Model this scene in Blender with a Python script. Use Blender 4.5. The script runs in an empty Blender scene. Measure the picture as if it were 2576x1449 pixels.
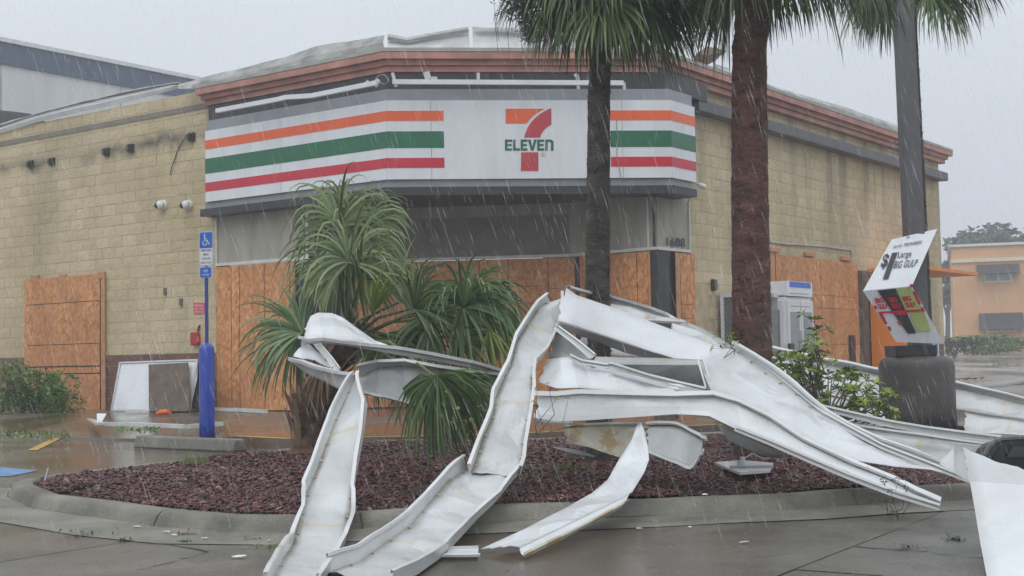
import bpy, bmesh, math, random
from mathutils import Vector, Matrix, noise as mnoise
random.seed(7)
SC = bpy.context.scene
COL = SC.collection
rad = math.radians
# ---------------------------------------------------------------- camera
F, PITCH, ROLL, CZ = 3390.0, 2.97, -1.07, 1.0          # focal length in photo units (2576 wide)
cam = bpy.data.cameras.new('camera'); camo = bpy.data.objects.new('camera', cam); COL.objects.link(camo)
cam.sensor_width = 36.0; cam.lens = 36.0 * F / 2576.0; cam.clip_start = 0.1; cam.clip_end = 3000
CAM_M = Matrix.Rotation(math.pi / 2 + rad(PITCH), 3, 'X') @ Matrix.Rotation(rad(ROLL), 3, 'Z')
camo.matrix_world = Matrix.Translation((0, 0, CZ)) @ CAM_M.to_4x4()
SC.camera = camo
CAM = Vector((0, 0, CZ))
# ---------------------------------------------------------------- world, sun, exposure
SC.render.engine = 'CYCLES'
SC.view_settings.view_transform = 'Standard'; SC.view_settings.look = 'None'
SC.view_settings.exposure = 0.0; SC.view_settings.gamma = 1.0; SC.view_settings.use_curve_mapping = False
SC.cycles.volume_bounces = 2; SC.cycles.max_bounces = 8; SC.cycles.transparent_max_bounces = 16
SUN_EL, SUN_AZ = 52.0, 200.0
w = bpy.data.worlds.new("World"); SC.world = w; w.use_nodes = True
nt = w.node_tree; nt.nodes.clear()
def wn(t, **k):
    n = nt.nodes.new(t)
    for a, b in k.items(): setattr(n, a, b)
    return n
sky = wn('ShaderNodeTexSky'); sky.sky_type = 'NISHITA'; sky.sun_disc = False
sky.sun_elevation = rad(SUN_EL); sky.sun_rotation = rad(SUN_AZ); sky.dust_density = 4.0
hs = wn('ShaderNodeHueSaturation'); hs.inputs['Saturation'].default_value = 0.25
tc = wn('ShaderNodeTexCoord'); sep = wn('ShaderNodeSeparateXYZ')
cr = wn('ShaderNodeValToRGB')                           # overcast luminance: brighter towards the zenith
cr.color_ramp.elements[0].position = 0.0; cr.color_ramp.elements[0].color = (5.6, 6.05, 6.65, 1)
cr.color_ramp.elements[1].position = 1.0; cr.color_ramp.elements[1].color = (15.5, 16.3, 17.3, 1)
e = cr.color_ramp.elements.new(0.25); e.color = (7.3, 7.85, 8.5, 1)
mx = wn('ShaderNodeMix', data_type='RGBA'); mx.inputs['Factor'].default_value = 0.9
bg = wn('ShaderNodeBackground'); bg.inputs['Strength'].default_value = 0.1
wo = wn('ShaderNodeOutputWorld')
nt.links.new(sky.outputs[0], hs.inputs['Color']); nt.links.new(tc.outputs['Generated'], sep.inputs[0])
cn = wn('ShaderNodeTexNoise'); cn.inputs['Scale'].default_value = 2.2; cn.inputs['Detail'].default_value = 4
nt.links.new(tc.outputs['Generated'], cn.inputs['Vector'])
ma = wn('ShaderNodeMath', operation='MULTIPLY_ADD'); ma.inputs[1].default_value = 0.22; ma.inputs[2].default_value = -0.10
ad = wn('ShaderNodeMath', operation='ADD', use_clamp=True)
nt.links.new(cn.outputs[0], ma.inputs[0]); nt.links.new(ma.outputs[0], ad.inputs[0]); nt.links.new(sep.outputs['Z'], ad.inputs[1])
nt.links.new(ad.outputs[0], cr.inputs['Fac'])
nt.links.new(hs.outputs[0], mx.inputs[6]); nt.links.new(cr.outputs[0], mx.inputs[7])
nt.links.new(mx.outputs[2], bg.inputs['Color']); nt.links.new(bg.outputs[0], wo.inputs[0])
sl = bpy.data.lights.new('sun', 'SUN'); sl.energy = 0.6; sl.angle = rad(40); sl.color = (1.0, 0.98, 0.95)
so = bpy.data.objects.new('sun', sl); COL.objects.link(so)
az, el = rad(SUN_AZ), rad(SUN_EL)
sd = Vector((math.sin(az) * math.cos(el), math.cos(az) * math.cos(el), math.sin(el)))
so.rotation_euler = sd.to_track_quat('Z', 'Y').to_euler()

# ---------------------------------------------------------------- photo survey -> places in the world
def ray(x, y): return CAM_M @ Vector((x - 1288.0, 724.5 - y, -F))
def P(x, y, d):                                         # point at depth d (metres ahead)
    r = ray(x, y); return CAM + r * (d / r.y)
def G(x, y, z=0.0):                                     # point on the level z
    r = ray(x, y); return CAM + r * ((z - CZ) / r.z)
def onpl(x, y, p, n):
    r = ray(x, y); return CAM + r * ((p - CAM).dot(n) / r.dot(n))

# ---------------------------------------------------------------- materials
MATS = {}
class N:
    """small node-graph helper"""
    def __init__(s, name):
        s.m = bpy.data.materials.new(name); s.m.use_nodes = True; s.t = s.m.node_tree
        s.b = s.t.nodes['Principled BSDF']; s.out = s.t.nodes['Material Output']; MATS[name] = s.m
    def n(s, t, **k):
        o = s.t.nodes.new(t)
        for a, b in k.items(): setattr(o, a, b)
        return o
    def l(s, a, b): s.t.links.new(a, b)
    def pos(s): return s.n('ShaderNodeNewGeometry').outputs['Position']
    def map(s, src, scale=(1, 1, 1), rot=(0, 0, 0)):
        m = s.n('ShaderNodeMapping'); m.inputs['Scale'].default_value = scale; m.inputs['Rotation'].default_value = rot
        s.l(src, m.inputs['Vector']); return m.outputs[0]
    def noise(s, src, scale, detail=4, rough=.55, dist=0):
        o = s.n('ShaderNodeTexNoise'); o.inputs['Scale'].default_value = scale; o.inputs['Detail'].default_value = detail
        o.inputs['Roughness'].default_value = rough; o.inputs['Distortion'].default_value = dist
        if src is not None: s.l(src, o.inputs['Vector'])
        return o.outputs[0]
    def ramp(s, src, *st):
        r = s.n('ShaderNodeValToRGB'); e = r.color_ramp.elements
        while len(e) < len(st): e.new(.5)
        for q, (p, c) in zip(e, st): q.position = p; q.color = (c[0], c[1], c[2], 1) if isinstance(c, tuple) else (c, c, c, 1)
        s.l(src, r.inputs[0]); return r.outputs[0]
    def mix(s, f, a, b, mode='MIX'):
        m = s.n('ShaderNodeMix', data_type='RGBA', blend_type=mode)
        for v, i in ((f, 0), (a, 6), (b, 7)):
            if isinstance(v, (int, float)) : m.inputs[i].default_value = v if i == 0 else (v, v, v, 1)
            elif isinstance(v, tuple): m.inputs[i].default_value = (*v, 1)
            else: s.l(v, m.inputs[i])
        return m.outputs[2]
    def math(s, op, a, b=0.0, c=0.0, clamp=False):
        m = s.n('ShaderNodeMath', operation=op, use_clamp=clamp)
        for i, v in enumerate((a, b, c)):
            if isinstance(v, (int, float)): m.inputs[i].default_value = v
            else: s.l(v, m.inputs[i])
        return m.outputs[0]
    def xyz(s, src):
        o = s.n('ShaderNodeSeparateXYZ'); s.l(src, o.inputs[0]); return o.outputs
    def bump(s, h, strength=.3, dist=.01):
        b = s.n('ShaderNodeBump'); b.inputs['Strength'].default_value = strength; b.inputs['Distance'].default_value = dist
        s.l(h, b.inputs['Height']); s.l(b.outputs[0], s.b.inputs['Normal'])
    def col(s, v):
        if isinstance(v, tuple): s.b.inputs['Base Color'].default_value = (*v, 1)
        else: s.l(v, s.b.inputs['Base Color'])
    def rough(s, v):
        if isinstance(v, (int, float)): s.b.inputs['Roughness'].default_value = v
        else: s.l(v, s.b.inputs['Roughness'])
    def rnd(s):
        a = s.n('ShaderNodeNewGeometry').outputs['Random Per Island']; b = s.n('ShaderNodeObjectInfo').outputs['Random']
        return s.math('FRACT', s.math('ADD', a, b))

def simple(name, c, r=.5, var=.15, sc=3.0, bump=0, bs=60, metal=0, coat=0):
    g = N(name); p = g.pos()
    f = g.noise(p, sc, 5)
    g.col(g.mix(g.ramp(f, (.3, 0.0), (.7, 1.0)), tuple(v * (1 - var) for v in c), tuple(min(1, v * (1 + var)) for v in c)))
    g.rough(r); g.b.inputs['Metallic'].default_value = metal; g.b.inputs['Coat Weight'].default_value = coat
    if bump: g.bump(g.noise(p, bs, 4), bump, .01)
    return g.m

def m_block(name, c1, c2):
    g = N(name); p = g.pos(); r = g.rnd()
    base = g.mix(r, c1, c2)
    n1 = g.ramp(g.noise(p, 38, 5, .65), (.3, .72), (.5, 1.0), (.75, 1.08))
    base = g.mix(1.0, base, n1, 'MULTIPLY')
    base = g.mix(g.ramp(g.noise(g.map(p, (1, 1, 1.3)), 21, 3, .8), (.60, 0.0), (.68, .55)), base, tuple(v * .45 for v in c1))
    base = g.mix(g.math('MULTIPLY', g.ramp(g.noise(p, 0.55, 4), (.42, 0.0), (.65, 1.0)), .35), base, (.34, .28, .12))   # algae
    # water-borne black mildew: horizontal smear below the old awning brackets and drips on the other wall
    x, y, z = g.xyz(p)
    left = g.math('MULTIPLY', g.math('LESS_THAN', x, -5.34), g.ramp(z, (0, 0.0), (1, 1.0)))
    zz = g.math('ADD', z, g.math('MULTIPLY', g.math('SUBTRACT', g.noise(p, 2.2, 5), .5), .5))
    band = g.math('SUBTRACT', 1.0, g.math('MULTIPLY', g.math('ABSOLUTE', g.math('SUBTRACT', zz, 5.18)), 4.2), clamp=True)
    blot = g.ramp(g.noise(p, .55, 3), (.38, 0.15), (.58, 1.0))
    m1 = g.math('MULTIPLY', g.math('MULTIPLY', band, blot), g.math('LESS_THAN', x, -5.34), clamp=True)
    base = g.mix(g.math('MULTIPLY', m1, .85), base, (.045, .045, .045))
    drip = g.ramp(g.noise(g.map(p, (1.6, 1.6, .13)), 1.0, 5, .6), (.50, 0.0), (.66, 1.0))
    up = g.ramp(g.math('MULTIPLY', z, .166), (.42, 0.0), (.86, 1.0))
    m2 = g.math('MULTIPLY', g.math('MULTIPLY', drip, up), g.math('GREATER_THAN', x, 3.0))
    base = g.mix(g.math('MULTIPLY', m2, .5), base, (.06, .06, .05))
    m3 = g.math('MULTIPLY', g.ramp(g.noise(g.map(p, (1, 1, .3)), .9, 4), (.5, 0.0), (.7, 1.0)), .3)
    base = g.mix(m3, base, (.15, .135, .085))
    g.col(base); g.rough(.72)
    g.bump(g.noise(p, 30, 6, .7), .9, .02)
    return g.m
m_block('split_face_block', (.61, .50, .315), (.69, .575, .37))
m_block('painted_base_block', (.155, .075, .055), (.19, .09, .066))
simple('mortar', (.50, .40, .26), .85, .2, 6)

def m_osb():
    g = N('osb'); tcx = g.n('ShaderNodeTexCoord').outputs['Object']; oi = g.n('ShaderNodeObjectInfo').outputs['Random']
    cols = []
    for k, (rx, sx) in enumerate(((0.5, 1), (2.2, 1), (-.7, 1))):
        v = g.n('ShaderNodeTexVoronoi'); v.inputs['Scale'].default_value = 16; v.inputs['Randomness'].default_value = 1
        g.l(g.map(tcx, (1.3, 1.3, .9), (rx * .6, rx, rx * .8)), v.inputs['Vector']); cols.append(g.xyz(v.outputs['Color'])[k])
    f = g.math('MULTIPLY', g.math('ADD', g.math('ADD', cols[0], cols[1]), cols[2]), .333)
    c = g.ramp(f, (.2, (.40, .16, .052)), (.42, (.62, .26, .09)), (.6, (.70, .31, .115)), (.8, (.80, .43, .19)))
    wet = g.ramp(g.noise(g.map(tcx, (1, 1, .5)), 1.1, 4), (.4, 0.0), (.62, 1.0))
    c = g.mix(g.math('MULTIPLY', wet, .5), c, (.33, .135, .05))
    c = g.mix(g.math('MULTIPLY', g.ramp(g.noise(tcx, 55, 3), (.62, 0.0), (.7, 1.0)), .6), c, (.09, .04, .018))
    c = g.mix(g.math('MULTIPLY', oi, .45), c, (.50, .215, .085)); c = g.mix(g.ramp(g.noise(g.map(tcx, (2, 2, .3)), 1.0, 4), (.55, 0.0), (.75, .45)), c, (.22, .09, .035))
    g.col(c); g.rough(.62); g.bump(f, .3, .006)
m_osb()
simple('stud_wood', (.52, .25, .12), .7, .2, 8)
simple('weathered_wood', (.13, .10, .075), .8, .3, 5, .3)
simple('terracotta_paint', (.43, .205, .155), .6, .30, 2.2, .25, 25)
simple('grey_stucco', (.36, .36, .33), .75, .2, 3, .2)
def m_stucco():
    g = N('panel_stucco'); p = g.pos()
    c = g.mix(g.ramp(g.noise(g.map(p, (1.5, 1.5, .35)), 2.0, 5), (.35, 0.0), (.7, 1.0)), (.40, .375, .31), (.27, .255, .215))
    c = g.mix(g.ramp(g.noise(p, 9, 5, .7), (.66, 0.0), (.76, .6)), c, (.14, .13, .11))
    g.col(c); g.rough(.7); g.bump(g.noise(p, 70, 3), .25, .004)
m_stucco()
simple('brown_shade_panel', (.20, .18, .155), .6, .2, 2)  # brown recess panel, overhang shade put into its colour
simple('white_trim', (.62, .61, .56), .5, .1, 4)
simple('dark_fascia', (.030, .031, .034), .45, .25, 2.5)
simple('grey_fascia', (.27, .28, .31), .4, .12, 2)
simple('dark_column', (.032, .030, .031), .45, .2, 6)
simple('beam_grey', (.115, .115, .12), .6, .15, 3)
simple('bare_band', (.22, .20, .165), .8, .15, 6)
def m_signw():
    g = N('sign_white'); p = g.pos()
    c = g.mix(g.ramp(g.noise(g.map(p, (2.5, 2.5, .45)), 1.0, 6, .65), (.42, 0.0), (.8, .55)), (.74, .76, .79), (.50, .51, .50))
    c = g.mix(g.ramp(g.noise(p, 14, 3, .6), (.74, 0.0), (.78, .7)), c, (.2, .19, .17))
    g.col(c); g.rough(.25); g.b.inputs['Coat Weight'].default_value = .3
m_signw()
simple('sign_orange', (.80, .125, .03), .3, .04)
simple('sign_green', (.010, .135, .060), .3, .06)
simple('sign_red', (.56, .018, .04), .3, .05)
simple('sign_logo_red', (.50, .045, .06), .3, .05)
simple('letter_green', (.012, .12, .065), .35, .05)
simple('letter_black', (.035, .032, .034), .5, .1)
simple('number_grey', (.025, .024, .023), .5, .1)
simple('mid_grey_ink', (.30, .30, .30), .5, .1)
simple('light_steel', (.55, .56, .58), .35, .1, metal=.3)
simple('camera_white', (.72, .72, .70), .35, .05)
simple('black_plastic', (.022, .023, .025), .35, .2)
simple('dark_grey_plastic', (.045, .047, .05), .32, .2, 3)
g = N('blue_plastic'); p_ = g.pos()
c_ = g.mix(g.ramp(g.noise(g.map(p_, (6, 6, 1.5)), 2.0, 6, .7), (.45, 0.0), (.75, .7)), (.012, .045, .36), (.05, .11, .40))
g.col(g.mix(g.ramp(g.noise(p_, 30, 4, .7), (.68, 0.0), (.74, .5)), c_, (.12, .12, .14))); g.rough(.3)
simple('sign_blue', (.010, .12, .55), .3, .05)
simple('dark_blue_paint', (.03, .05, .26), .4, .1)
simple('red_paint', (.42, .03, .035), .5, .15)
simple('pink_red', (.60, .07, .09), .45, .1)
simple('orange_paint', (.80, .24, .025), .5, .06, 2)
simple('yellow_paint', (.68, .50, .04), .5, .1)
simple('traffic_yellow', (.42, .27, .045), .6, .35, 5)
simple('traffic_blue', (.10, .22, .40), .6, .35, 6)
simple('orange_plastic', (.75, .13, .01), .4, .1)
simple('lime_print', (.42, .48, .17), .4, .12, 6)
simple('salmon_stucco', (.64, .37, .19), .8, .12, .5)
simple('cream_trim', (.66, .60, .45), .7, .05)
simple('roof_edge_white', (.62, .64, .64), .5, .1)
simple('awning_dark', (.045, .045, .05), .7, .2)
simple('window_glass', (.30, .32, .34), .1, .2)
simple('window_dark', (.05, .05, .055), .1, .2)
simple('freezer_white', (.68, .69, .70), .35, .05)
simple('freezer_glass', (.24, .245, .25), .15, .25, 2)
simple('warehouse_blue', (.055, .085, .135), .5, .10, 1.2)
def m_ware():
    g = N('warehouse_wall'); p = g.pos()
    st = g.ramp(g.noise(g.map(p, (1.3, 1.3, .08)), 1.0, 5, .6), (.45, 0.0), (.75, 1.0))
    g.col(g.mix(g.math('MULTIPLY', st, .5), (.60, .61, .60), (.40, .41, .38))); g.rough(.7)
m_ware()
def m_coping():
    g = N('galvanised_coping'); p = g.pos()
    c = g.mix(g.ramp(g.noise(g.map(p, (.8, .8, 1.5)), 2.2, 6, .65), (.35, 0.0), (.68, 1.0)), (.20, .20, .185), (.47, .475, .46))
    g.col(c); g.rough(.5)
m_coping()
simple('coping_bright', (.66, .67, .67), .4, .12, 3)

def m_sheet(name, joints, gr):
    g = N(name); p = g.pos(); u, v, _ = g.xyz(g.n('ShaderNodeUVMap').outputs[0])
    c = g.mix(g.ramp(g.noise(p, 2.0, 5), (.3, 0.0), (.7, 1.0)), (.60, .615, .62) if joints else (.66, .68, .70), (.43, .44, .435) if joints else (.54, .56, .565))
    c = g.mix(g.math('MULTIPLY', g.ramp(g.noise(g.map(p, (1.5, 1.5, .7)), 2.2, 6, .7), (.5, 0.0), (.72, 1.0)), .45 if joints else .22), c, (.30, .29, .25))
    # grime and a painted shadow line along the folds, and yellowed sealant across every joint of the sheets
    e = g.math('MINIMUM', u, g.math('SUBTRACT', 1.0, u))
    en = g.math('ADD', e, g.math('MULTIPLY', g.math('SUBTRACT', g.noise(p, 9, 5, .7), .5), .13))
    grime_shadow = g.math('MULTIPLY', g.ramp(en, (.02, 1.0), (.15, 0.0)), g.ramp(g.noise(p, 1.1, 3), (.32, .45 * gr), (.55, 1.0 * gr)))
    c = g.mix(grime_shadow, c, (.21, .19, .145))
    fr = g.math('ABSOLUTE', g.math('SUBTRACT', g.math('FRACT', g.math('ADD', g.math('DIVIDE', v, 1.18), g.math('MULTIPLY', g.noise(p, 5, 3), .05))), .5))
    js = g.math('MULTIPLY', g.ramp(fr, (.004, 1.0), (.026, 0.0)), g.ramp(g.noise(p, 3.3, 3), (.35, .25), (.60, 1.0)))
    js = g.math('MULTIPLY', js, joints)
    c = g.mix(g.math('MULTIPLY', js, .75), c, (.46, .36, .17))
    jr = g.math('MULTIPLY', g.ramp(fr, (.0, 1.0), (.10, 0.0)), g.ramp(g.noise(p, 7, 4), (.45, 0.0), (.7, .5)))
    jr = g.math('MULTIPLY', jr, joints)
    c = g.mix(g.math('MULTIPLY', jr, .6), c, (.55, .48, .32))
    sp = g.ramp(g.noise(p, 26, 3, .6), (.735, 0.0), (.77, .8))
    c = g.mix(sp, c, (.10, .09, .07))
    g.col(c); g.rough(g.mix(g.noise(p, 6, 4), .22, .42)); g.b.inputs['Coat Weight'].default_value = .25
    g.bump(g.noise(p, 3.0, 3), .05, .02)
    return g
m_sheet('white_sheet_metal', 1.0, 1.0); m_sheet('clean_white_sheet', 0.0, .25)
def m_edge(name, c1, c2, rust):
    g = N(name); p = g.pos()
    c = g.mix(g.ramp(g.noise(p, 3.0, 5), (.3, 0.0), (.7, 1.0)), c1, c2)
    c = g.mix(g.ramp(g.noise(p, 5, 4, .6), (rust, 0.0), (rust + .07, .7)), c, (.33, .20, .07))
    g.col(c); g.rough(.35); g.b.inputs['Coat Weight'].default_value = .2
m_edge('white_folded_edge', (.66, .67, .67), (.54, .55, .54), .68)
m_edge('rusty_sheet', (.55, .53, .46), (.42, .38, .29), .52)

def m_conc(name, c1, c2, puddle, pud_lo, pud_hi, rbase=.55):
    g = N(name); p = g.pos()
    c = g.mix(g.ramp(g.noise(p, 1.3, 9, .68), (.36, 0.0), (.64, 1.0)), c1, c2)
    c = g.mix(g.ramp(g.noise(p, 120, 3, .7), (.35, .5), (.65, 0.0)), c, tuple(v * .55 for v in c1))
    pf = g.ramp(g.noise(g.map(p, (1, .55, 1)), .42, 5, .55), (pud_lo, 0.0), (pud_hi, 1.0))
    c = g.mix(pf, c, puddle)
    c = g.mix(g.ramp(g.noise(p, 17, 5, .75), (.66, 0.0), (.72, .7)), c, (.05, .045, .035))
    g.col(c); g.rough(g.mix(pf, rbase, .06)); g.b.inputs['Specular IOR Level'].default_value = .5
    c = g.mix(g.ramp(g.noise(p, 45, 2, .5), (.70, 0.0), (.74, .55)), c, (.42, .40, .34))
    c = g.mix(g.ramp(g.noise(g.map(p, (1, .5, 1)), 3.2, 6, .7), (.55, 0.0), (.75, .5)), c, tuple(v * .5 for v in c1)); g.col(c)
    h = g.math('ADD', g.noise(p, 60, 4, .7), g.math('MULTIPLY', g.noise(p, 9, 4), .6))
    b = g.n('ShaderNodeBump'); b.inputs['Distance'].default_value = .006
    g.l(g.mix(pf, .8, .25), b.inputs['Strength']); g.l(h, b.inputs['Height']); g.l(b.outputs[0], g.b.inputs['Normal'])
    return g
m_conc('wet_concrete', (.060, .056, .047), (.185, .172, .145), (.095, .080, .060), .42, .56, .28)
m_conc('wet_walk', (.13, .115, .09), (.20, .18, .145), (.13, .085, .05), .40, .56, .3)
m_conc('far_wet_lot', (.20, .195, .185), (.26, .255, .25), (.24, .235, .23), .40, .60, .3)
m_conc('curb_concrete', (.105, .100, .078), (.29, .275, .225), (.12, .11, .09), .6, .72, .6)
m_conc('pedestal_concrete', (.060, .054, .048), (.115, .10, .088), (.07, .06, .055), .55, .7, .55)
simple('joint_dirt', (.035, .032, .026), .9, .3, 9)
def m_mulch():
    g = N('lava_mulch'); r = g.rnd(); p = g.pos()
    c = g.ramp(r, (0, (.020, .009, .007)), (.35, (.066, .018, .015)), (.7, (.12, .028, .024)), (.95, (.20, .055, .045)), (1.0, (.30, .20, .16)))
    g.col(g.mix(1.0, c, g.ramp(g.noise(p, 60, 3), (.3, .6), (.7, 1.2)), 'MULTIPLY')); g.rough(.42)
m_mulch()
simple('mulch_soil', (.030, .016, .014), .9, .4, 12, .5)
def m_leaf(name, cols, r=.38, trans=.15, ob=.0):
    g = N(name); rn = g.rnd()
    k = len(cols) - 1
    c = g.ramp(rn, *[(i / k, cc) for i, cc in enumerate(cols)])
    g.col(c); g.rough(r)
    tr = g.n('ShaderNodeBsdfTranslucent'); g.l(c, tr.inputs[0])
    ms = g.n('ShaderNodeMixShader'); ms.inputs[0].default_value = trans
    g.l(g.b.outputs[0], ms.inputs[1]); g.l(tr.outputs[0], ms.inputs[2]); g.l(ms.outputs[0], g.out.inputs[0])
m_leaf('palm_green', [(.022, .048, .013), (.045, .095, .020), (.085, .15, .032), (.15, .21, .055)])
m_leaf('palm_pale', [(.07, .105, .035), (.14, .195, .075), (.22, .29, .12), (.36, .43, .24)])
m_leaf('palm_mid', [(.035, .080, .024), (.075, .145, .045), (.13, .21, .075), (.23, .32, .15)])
m_leaf('palm_yellow', [(.16, .22, .04), (.22, .28, .05), (.12, .18, .04)])
m_leaf('leaf_litter_tones', [(.05, .09, .02), (.20, .12, .05), (.10, .05, .03), (.24, .24, .07)])
m_leaf('palm_dead', [(.20, .12, .06), (.13, .07, .04), (.28, .20, .10)])
m_leaf('shrub_green', [(.04, .09, .015), (.08, .16, .025), (.13, .23, .04), (.20, .31, .06)])
m_leaf('shrub_yellow', [(.05, .10, .018), (.11, .19, .03), (.24, .33, .05), (.42, .50, .09)])
m_leaf('far_leaf', [(.035, .055, .03), (.05, .075, .04), (.07, .10, .055)], .6)
m_leaf('moss', [(.06, .05, .045), (.10, .085, .08), (.16, .14, .13)], .8)
simple('twig', (.13, .105, .08), .7, .2, 20)
def m_trunk(name, c1, c2, c3):
    g = N(name); p = g.pos()
    c = g.mix(g.ramp(g.noise(g.map(p, (6, 6, 14)), 1.0, 6, .7), (.35, 0.0), (.65, 1.0)), c1, c2)
    c = g.mix(g.ramp(g.noise(g.map(p, (1.2, 1.2, .5)), 1.0, 4), (.5, 0.0), (.65, .7)), c, c3)
    g.col(c); g.rough(.75); g.bump(g.noise(g.map(p, (14, 14, 30)), 1.0, 6, .75), 1.0, .03)
m_trunk('trunk_dark', (.024, .021, .017), (.105, .088, .070), (.06, .066, .045))
m_trunk('trunk_red', (.045, .022, .017), (.18, .078, .054), (.115, .080, .065))
m_trunk('boot_brown', (.11, .055, .035), (.30, .175, .12), (.17, .11, .075))
simple('pole_grey', (.105, .105, .11), .5, .15, 3)
g = N('rain_water'); g.b.inputs['Base Color'].default_value = (1, 1, 1, 1); g.rough(.1)
g.b.inputs['Transmission Weight'].default_value = .0; g.b.inputs['Alpha'].default_value = .24
g = N('mesh_screen'); g.col((.45, .45, .44)); g.rough(.5)

# ---------------------------------------------------------------- objects
ORG = {}
def thing(name, label, cat, loc=(0, 0, 0), group=None):
    o = bpy.data.objects.new(name, None); COL.objects.link(o); o.location = loc; o.empty_display_size = .2
    o['label'] = label; o['category'] = cat
    if group: o['group'] = group
    ORG[o] = Vector(loc); return o
def meshdata(name, vs, fs, mat, smooth=False, uvs=None):
    me = bpy.data.meshes.new(name); me.from_pydata([tuple(v) for v in vs], [], fs)
    me.materials.append(MATS[mat])
    if smooth: me.polygons.foreach_set('use_smooth', [True] * len(me.polygons))
    if uvs:
        ul = me.uv_layers.new(name='UVMap')
        for lp in me.loops: ul.data[lp.index].uv = uvs[lp.vertex_index]
    me.update(); return me
def obj(name, vs, fs, mat, parent=None, label=None, cat=None, group=None, kind=None, smooth=False, uvs=None, org=None):
    """vs in world coordinates"""
    if parent is not None: base = ORG[parent]
    elif org is not None: base = Vector(org)
    else:
        n = max(1, len(vs)); base = Vector((sum(v[0] for v in vs) / n, sum(v[1] for v in vs) / n, min(v[2] for v in vs)))
    me = meshdata(name, [Vector(v) - base for v in vs], fs, mat, smooth, uvs)
    o = bpy.data.objects.new(name, me); COL.objects.link(o); ORG[o] = base
    if parent is not None: o.parent = parent
    else: o.location = base
    if label: o['label'] = label
    if cat: o['category'] = cat
    if group: o['group'] = group
    if kind: o['kind'] = kind
    return o
class MB:
    def __init__(s): s.v = []; s.f = []; s.uv = []
    def add(s, vs, fs, uv=None):
        b = len(s.v); s.v += [Vector(v) for v in vs]; s.f += [tuple(i + b for i in f) for f in fs]
        s.uv += (uv if uv else [(.5, .25)] * len(vs)); return s
    def box(s, c, ax, ay, az):          # centre and three half-axis vectors
        c, ax, ay, az = map(Vector, (c, ax, ay, az))
        vs = [c + ax * i + ay * j + az * k for k in (-1, 1) for j in (-1, 1) for i in (-1, 1)]
        return s.add(vs, [(0, 2, 3, 1), (4, 5, 7, 6), (0, 1, 5, 4), (2, 6, 7, 3), (0, 4, 6, 2), (1, 3, 7, 5)])
    def bar(s, a, b, w, h, up=(0, 0, 1)):
        a, b = Vector(a), Vector(b); d = (b - a); u = Vector(up)
        sd = d.cross(u).normalized(); uu = sd.cross(d).normalized()
        return s.box((a + b) / 2, d / 2, sd * w / 2, uu * h / 2)
    def tube(s, pts, rs, n=8, cap=True):
        pts = [Vector(p) for p in pts]
        if not hasattr(rs, '__len__'): rs = [rs] * len(pts)
        ref = None; rings = []
        for i, p in enumerate(pts):
            t = (pts[min(i + 1, len(pts) - 1)] - pts[max(i - 1, 0)]).normalized()
            if ref is None: ref = Vector((1, 0, 0)) if abs(t.x) < .8 else Vector((0, 1, 0))
            a = (ref - t * ref.dot(t)).normalized(); b = t.cross(a); ref = a
            rings.append([p + (a * math.cos(2 * math.pi * k / n) + b * math.sin(2 * math.pi * k / n)) * rs[i] for k in range(n)])
        vs = [v for r in rings for v in r]
        fs = [(i * n + k, i * n + (k + 1) % n, (i + 1) * n + (k + 1) % n, (i + 1) * n + k) for i in range(len(pts) - 1) for k in range(n)]
        if cap: fs += [tuple(range(n - 1, -1, -1)), tuple((len(pts) - 1) * n + k for k in range(n))]
        return s.add(vs, fs)
    def prism(s, poly, off):            # polygon (world points) extruded by a vector
        n = len(poly); off = Vector(off)
        vs = [Vector(p) for p in poly] + [Vector(p) + off for p in poly]
        return s.add(vs, [tuple(range(n)), tuple(range(2 * n - 1, n - 1, -1))] + [(i, i + n, (i + 1) % n + n, (i + 1) % n) for i in range(n)])
    def build(s, name, mat, parent=None, **k):
        uvs = k.pop('uvs', None)
        return obj(name, s.v, s.f, mat, parent, uvs=s.uv if uvs else None, **k)
def bevel(o, w=.01, seg=2):
    m = o.modifiers.new('bevel', 'BEVEL'); m.width = w; m.segments = seg; m.limit_method = 'ANGLE'; return o
def solid(o, t=.003):
    m = o.modifiers.new('thick', 'SOLIDIFY'); m.thickness = t; m.offset = 0; return o

# text as flat mesh, laid on a quad of the photo survey that lies in a plane
_txt = {}
def text_verts(s, bold=0.0, sx=1.0):
    key = (s, bold)
    if key not in _txt:
        cu = bpy.data.curves.new('lettering', 'FONT'); cu.body = s; cu.resolution_u = 3; cu.offset = bold
        to = bpy.data.objects.new('lettering', cu); COL.objects.link(to)
        dg = bpy.context.evaluated_depsgraph_get(); dg.update()
        me = to.evaluated_get(dg).to_mesh()
        vs = [v.co.copy() for v in me.vertices]; fs = [tuple(p.vertices) for p in me.polygons]
        to.evaluated_get(dg).to_mesh_clear(); bpy.data.objects.remove(to); bpy.data.curves.remove(cu)
        x0 = min(v.x for v in vs); x1 = max(v.x for v in vs); y0 = min(v.y for v in vs); y1 = max(v.y for v in vs)
        _txt[key] = ([((v.x - x0) / (x1 - x0), (v.y - y0) / (y1 - y0)) for v in vs], fs)
    return _txt[key]
def text_quad(s, q, mat, parent, name='lettering', bold=0.0):
    """q: TL, TR, BR, BL world points"""
    uv, fs = text_verts(s, bold); tl, tr, br, bl = [Vector(p) for p in q]
    vs = [(tl * (1 - u) + tr * u) * v + (bl * (1 - u) + br * u) * (1 - v) for u, v in uv]
    return obj(name, vs, fs, mat, parent)
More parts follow.
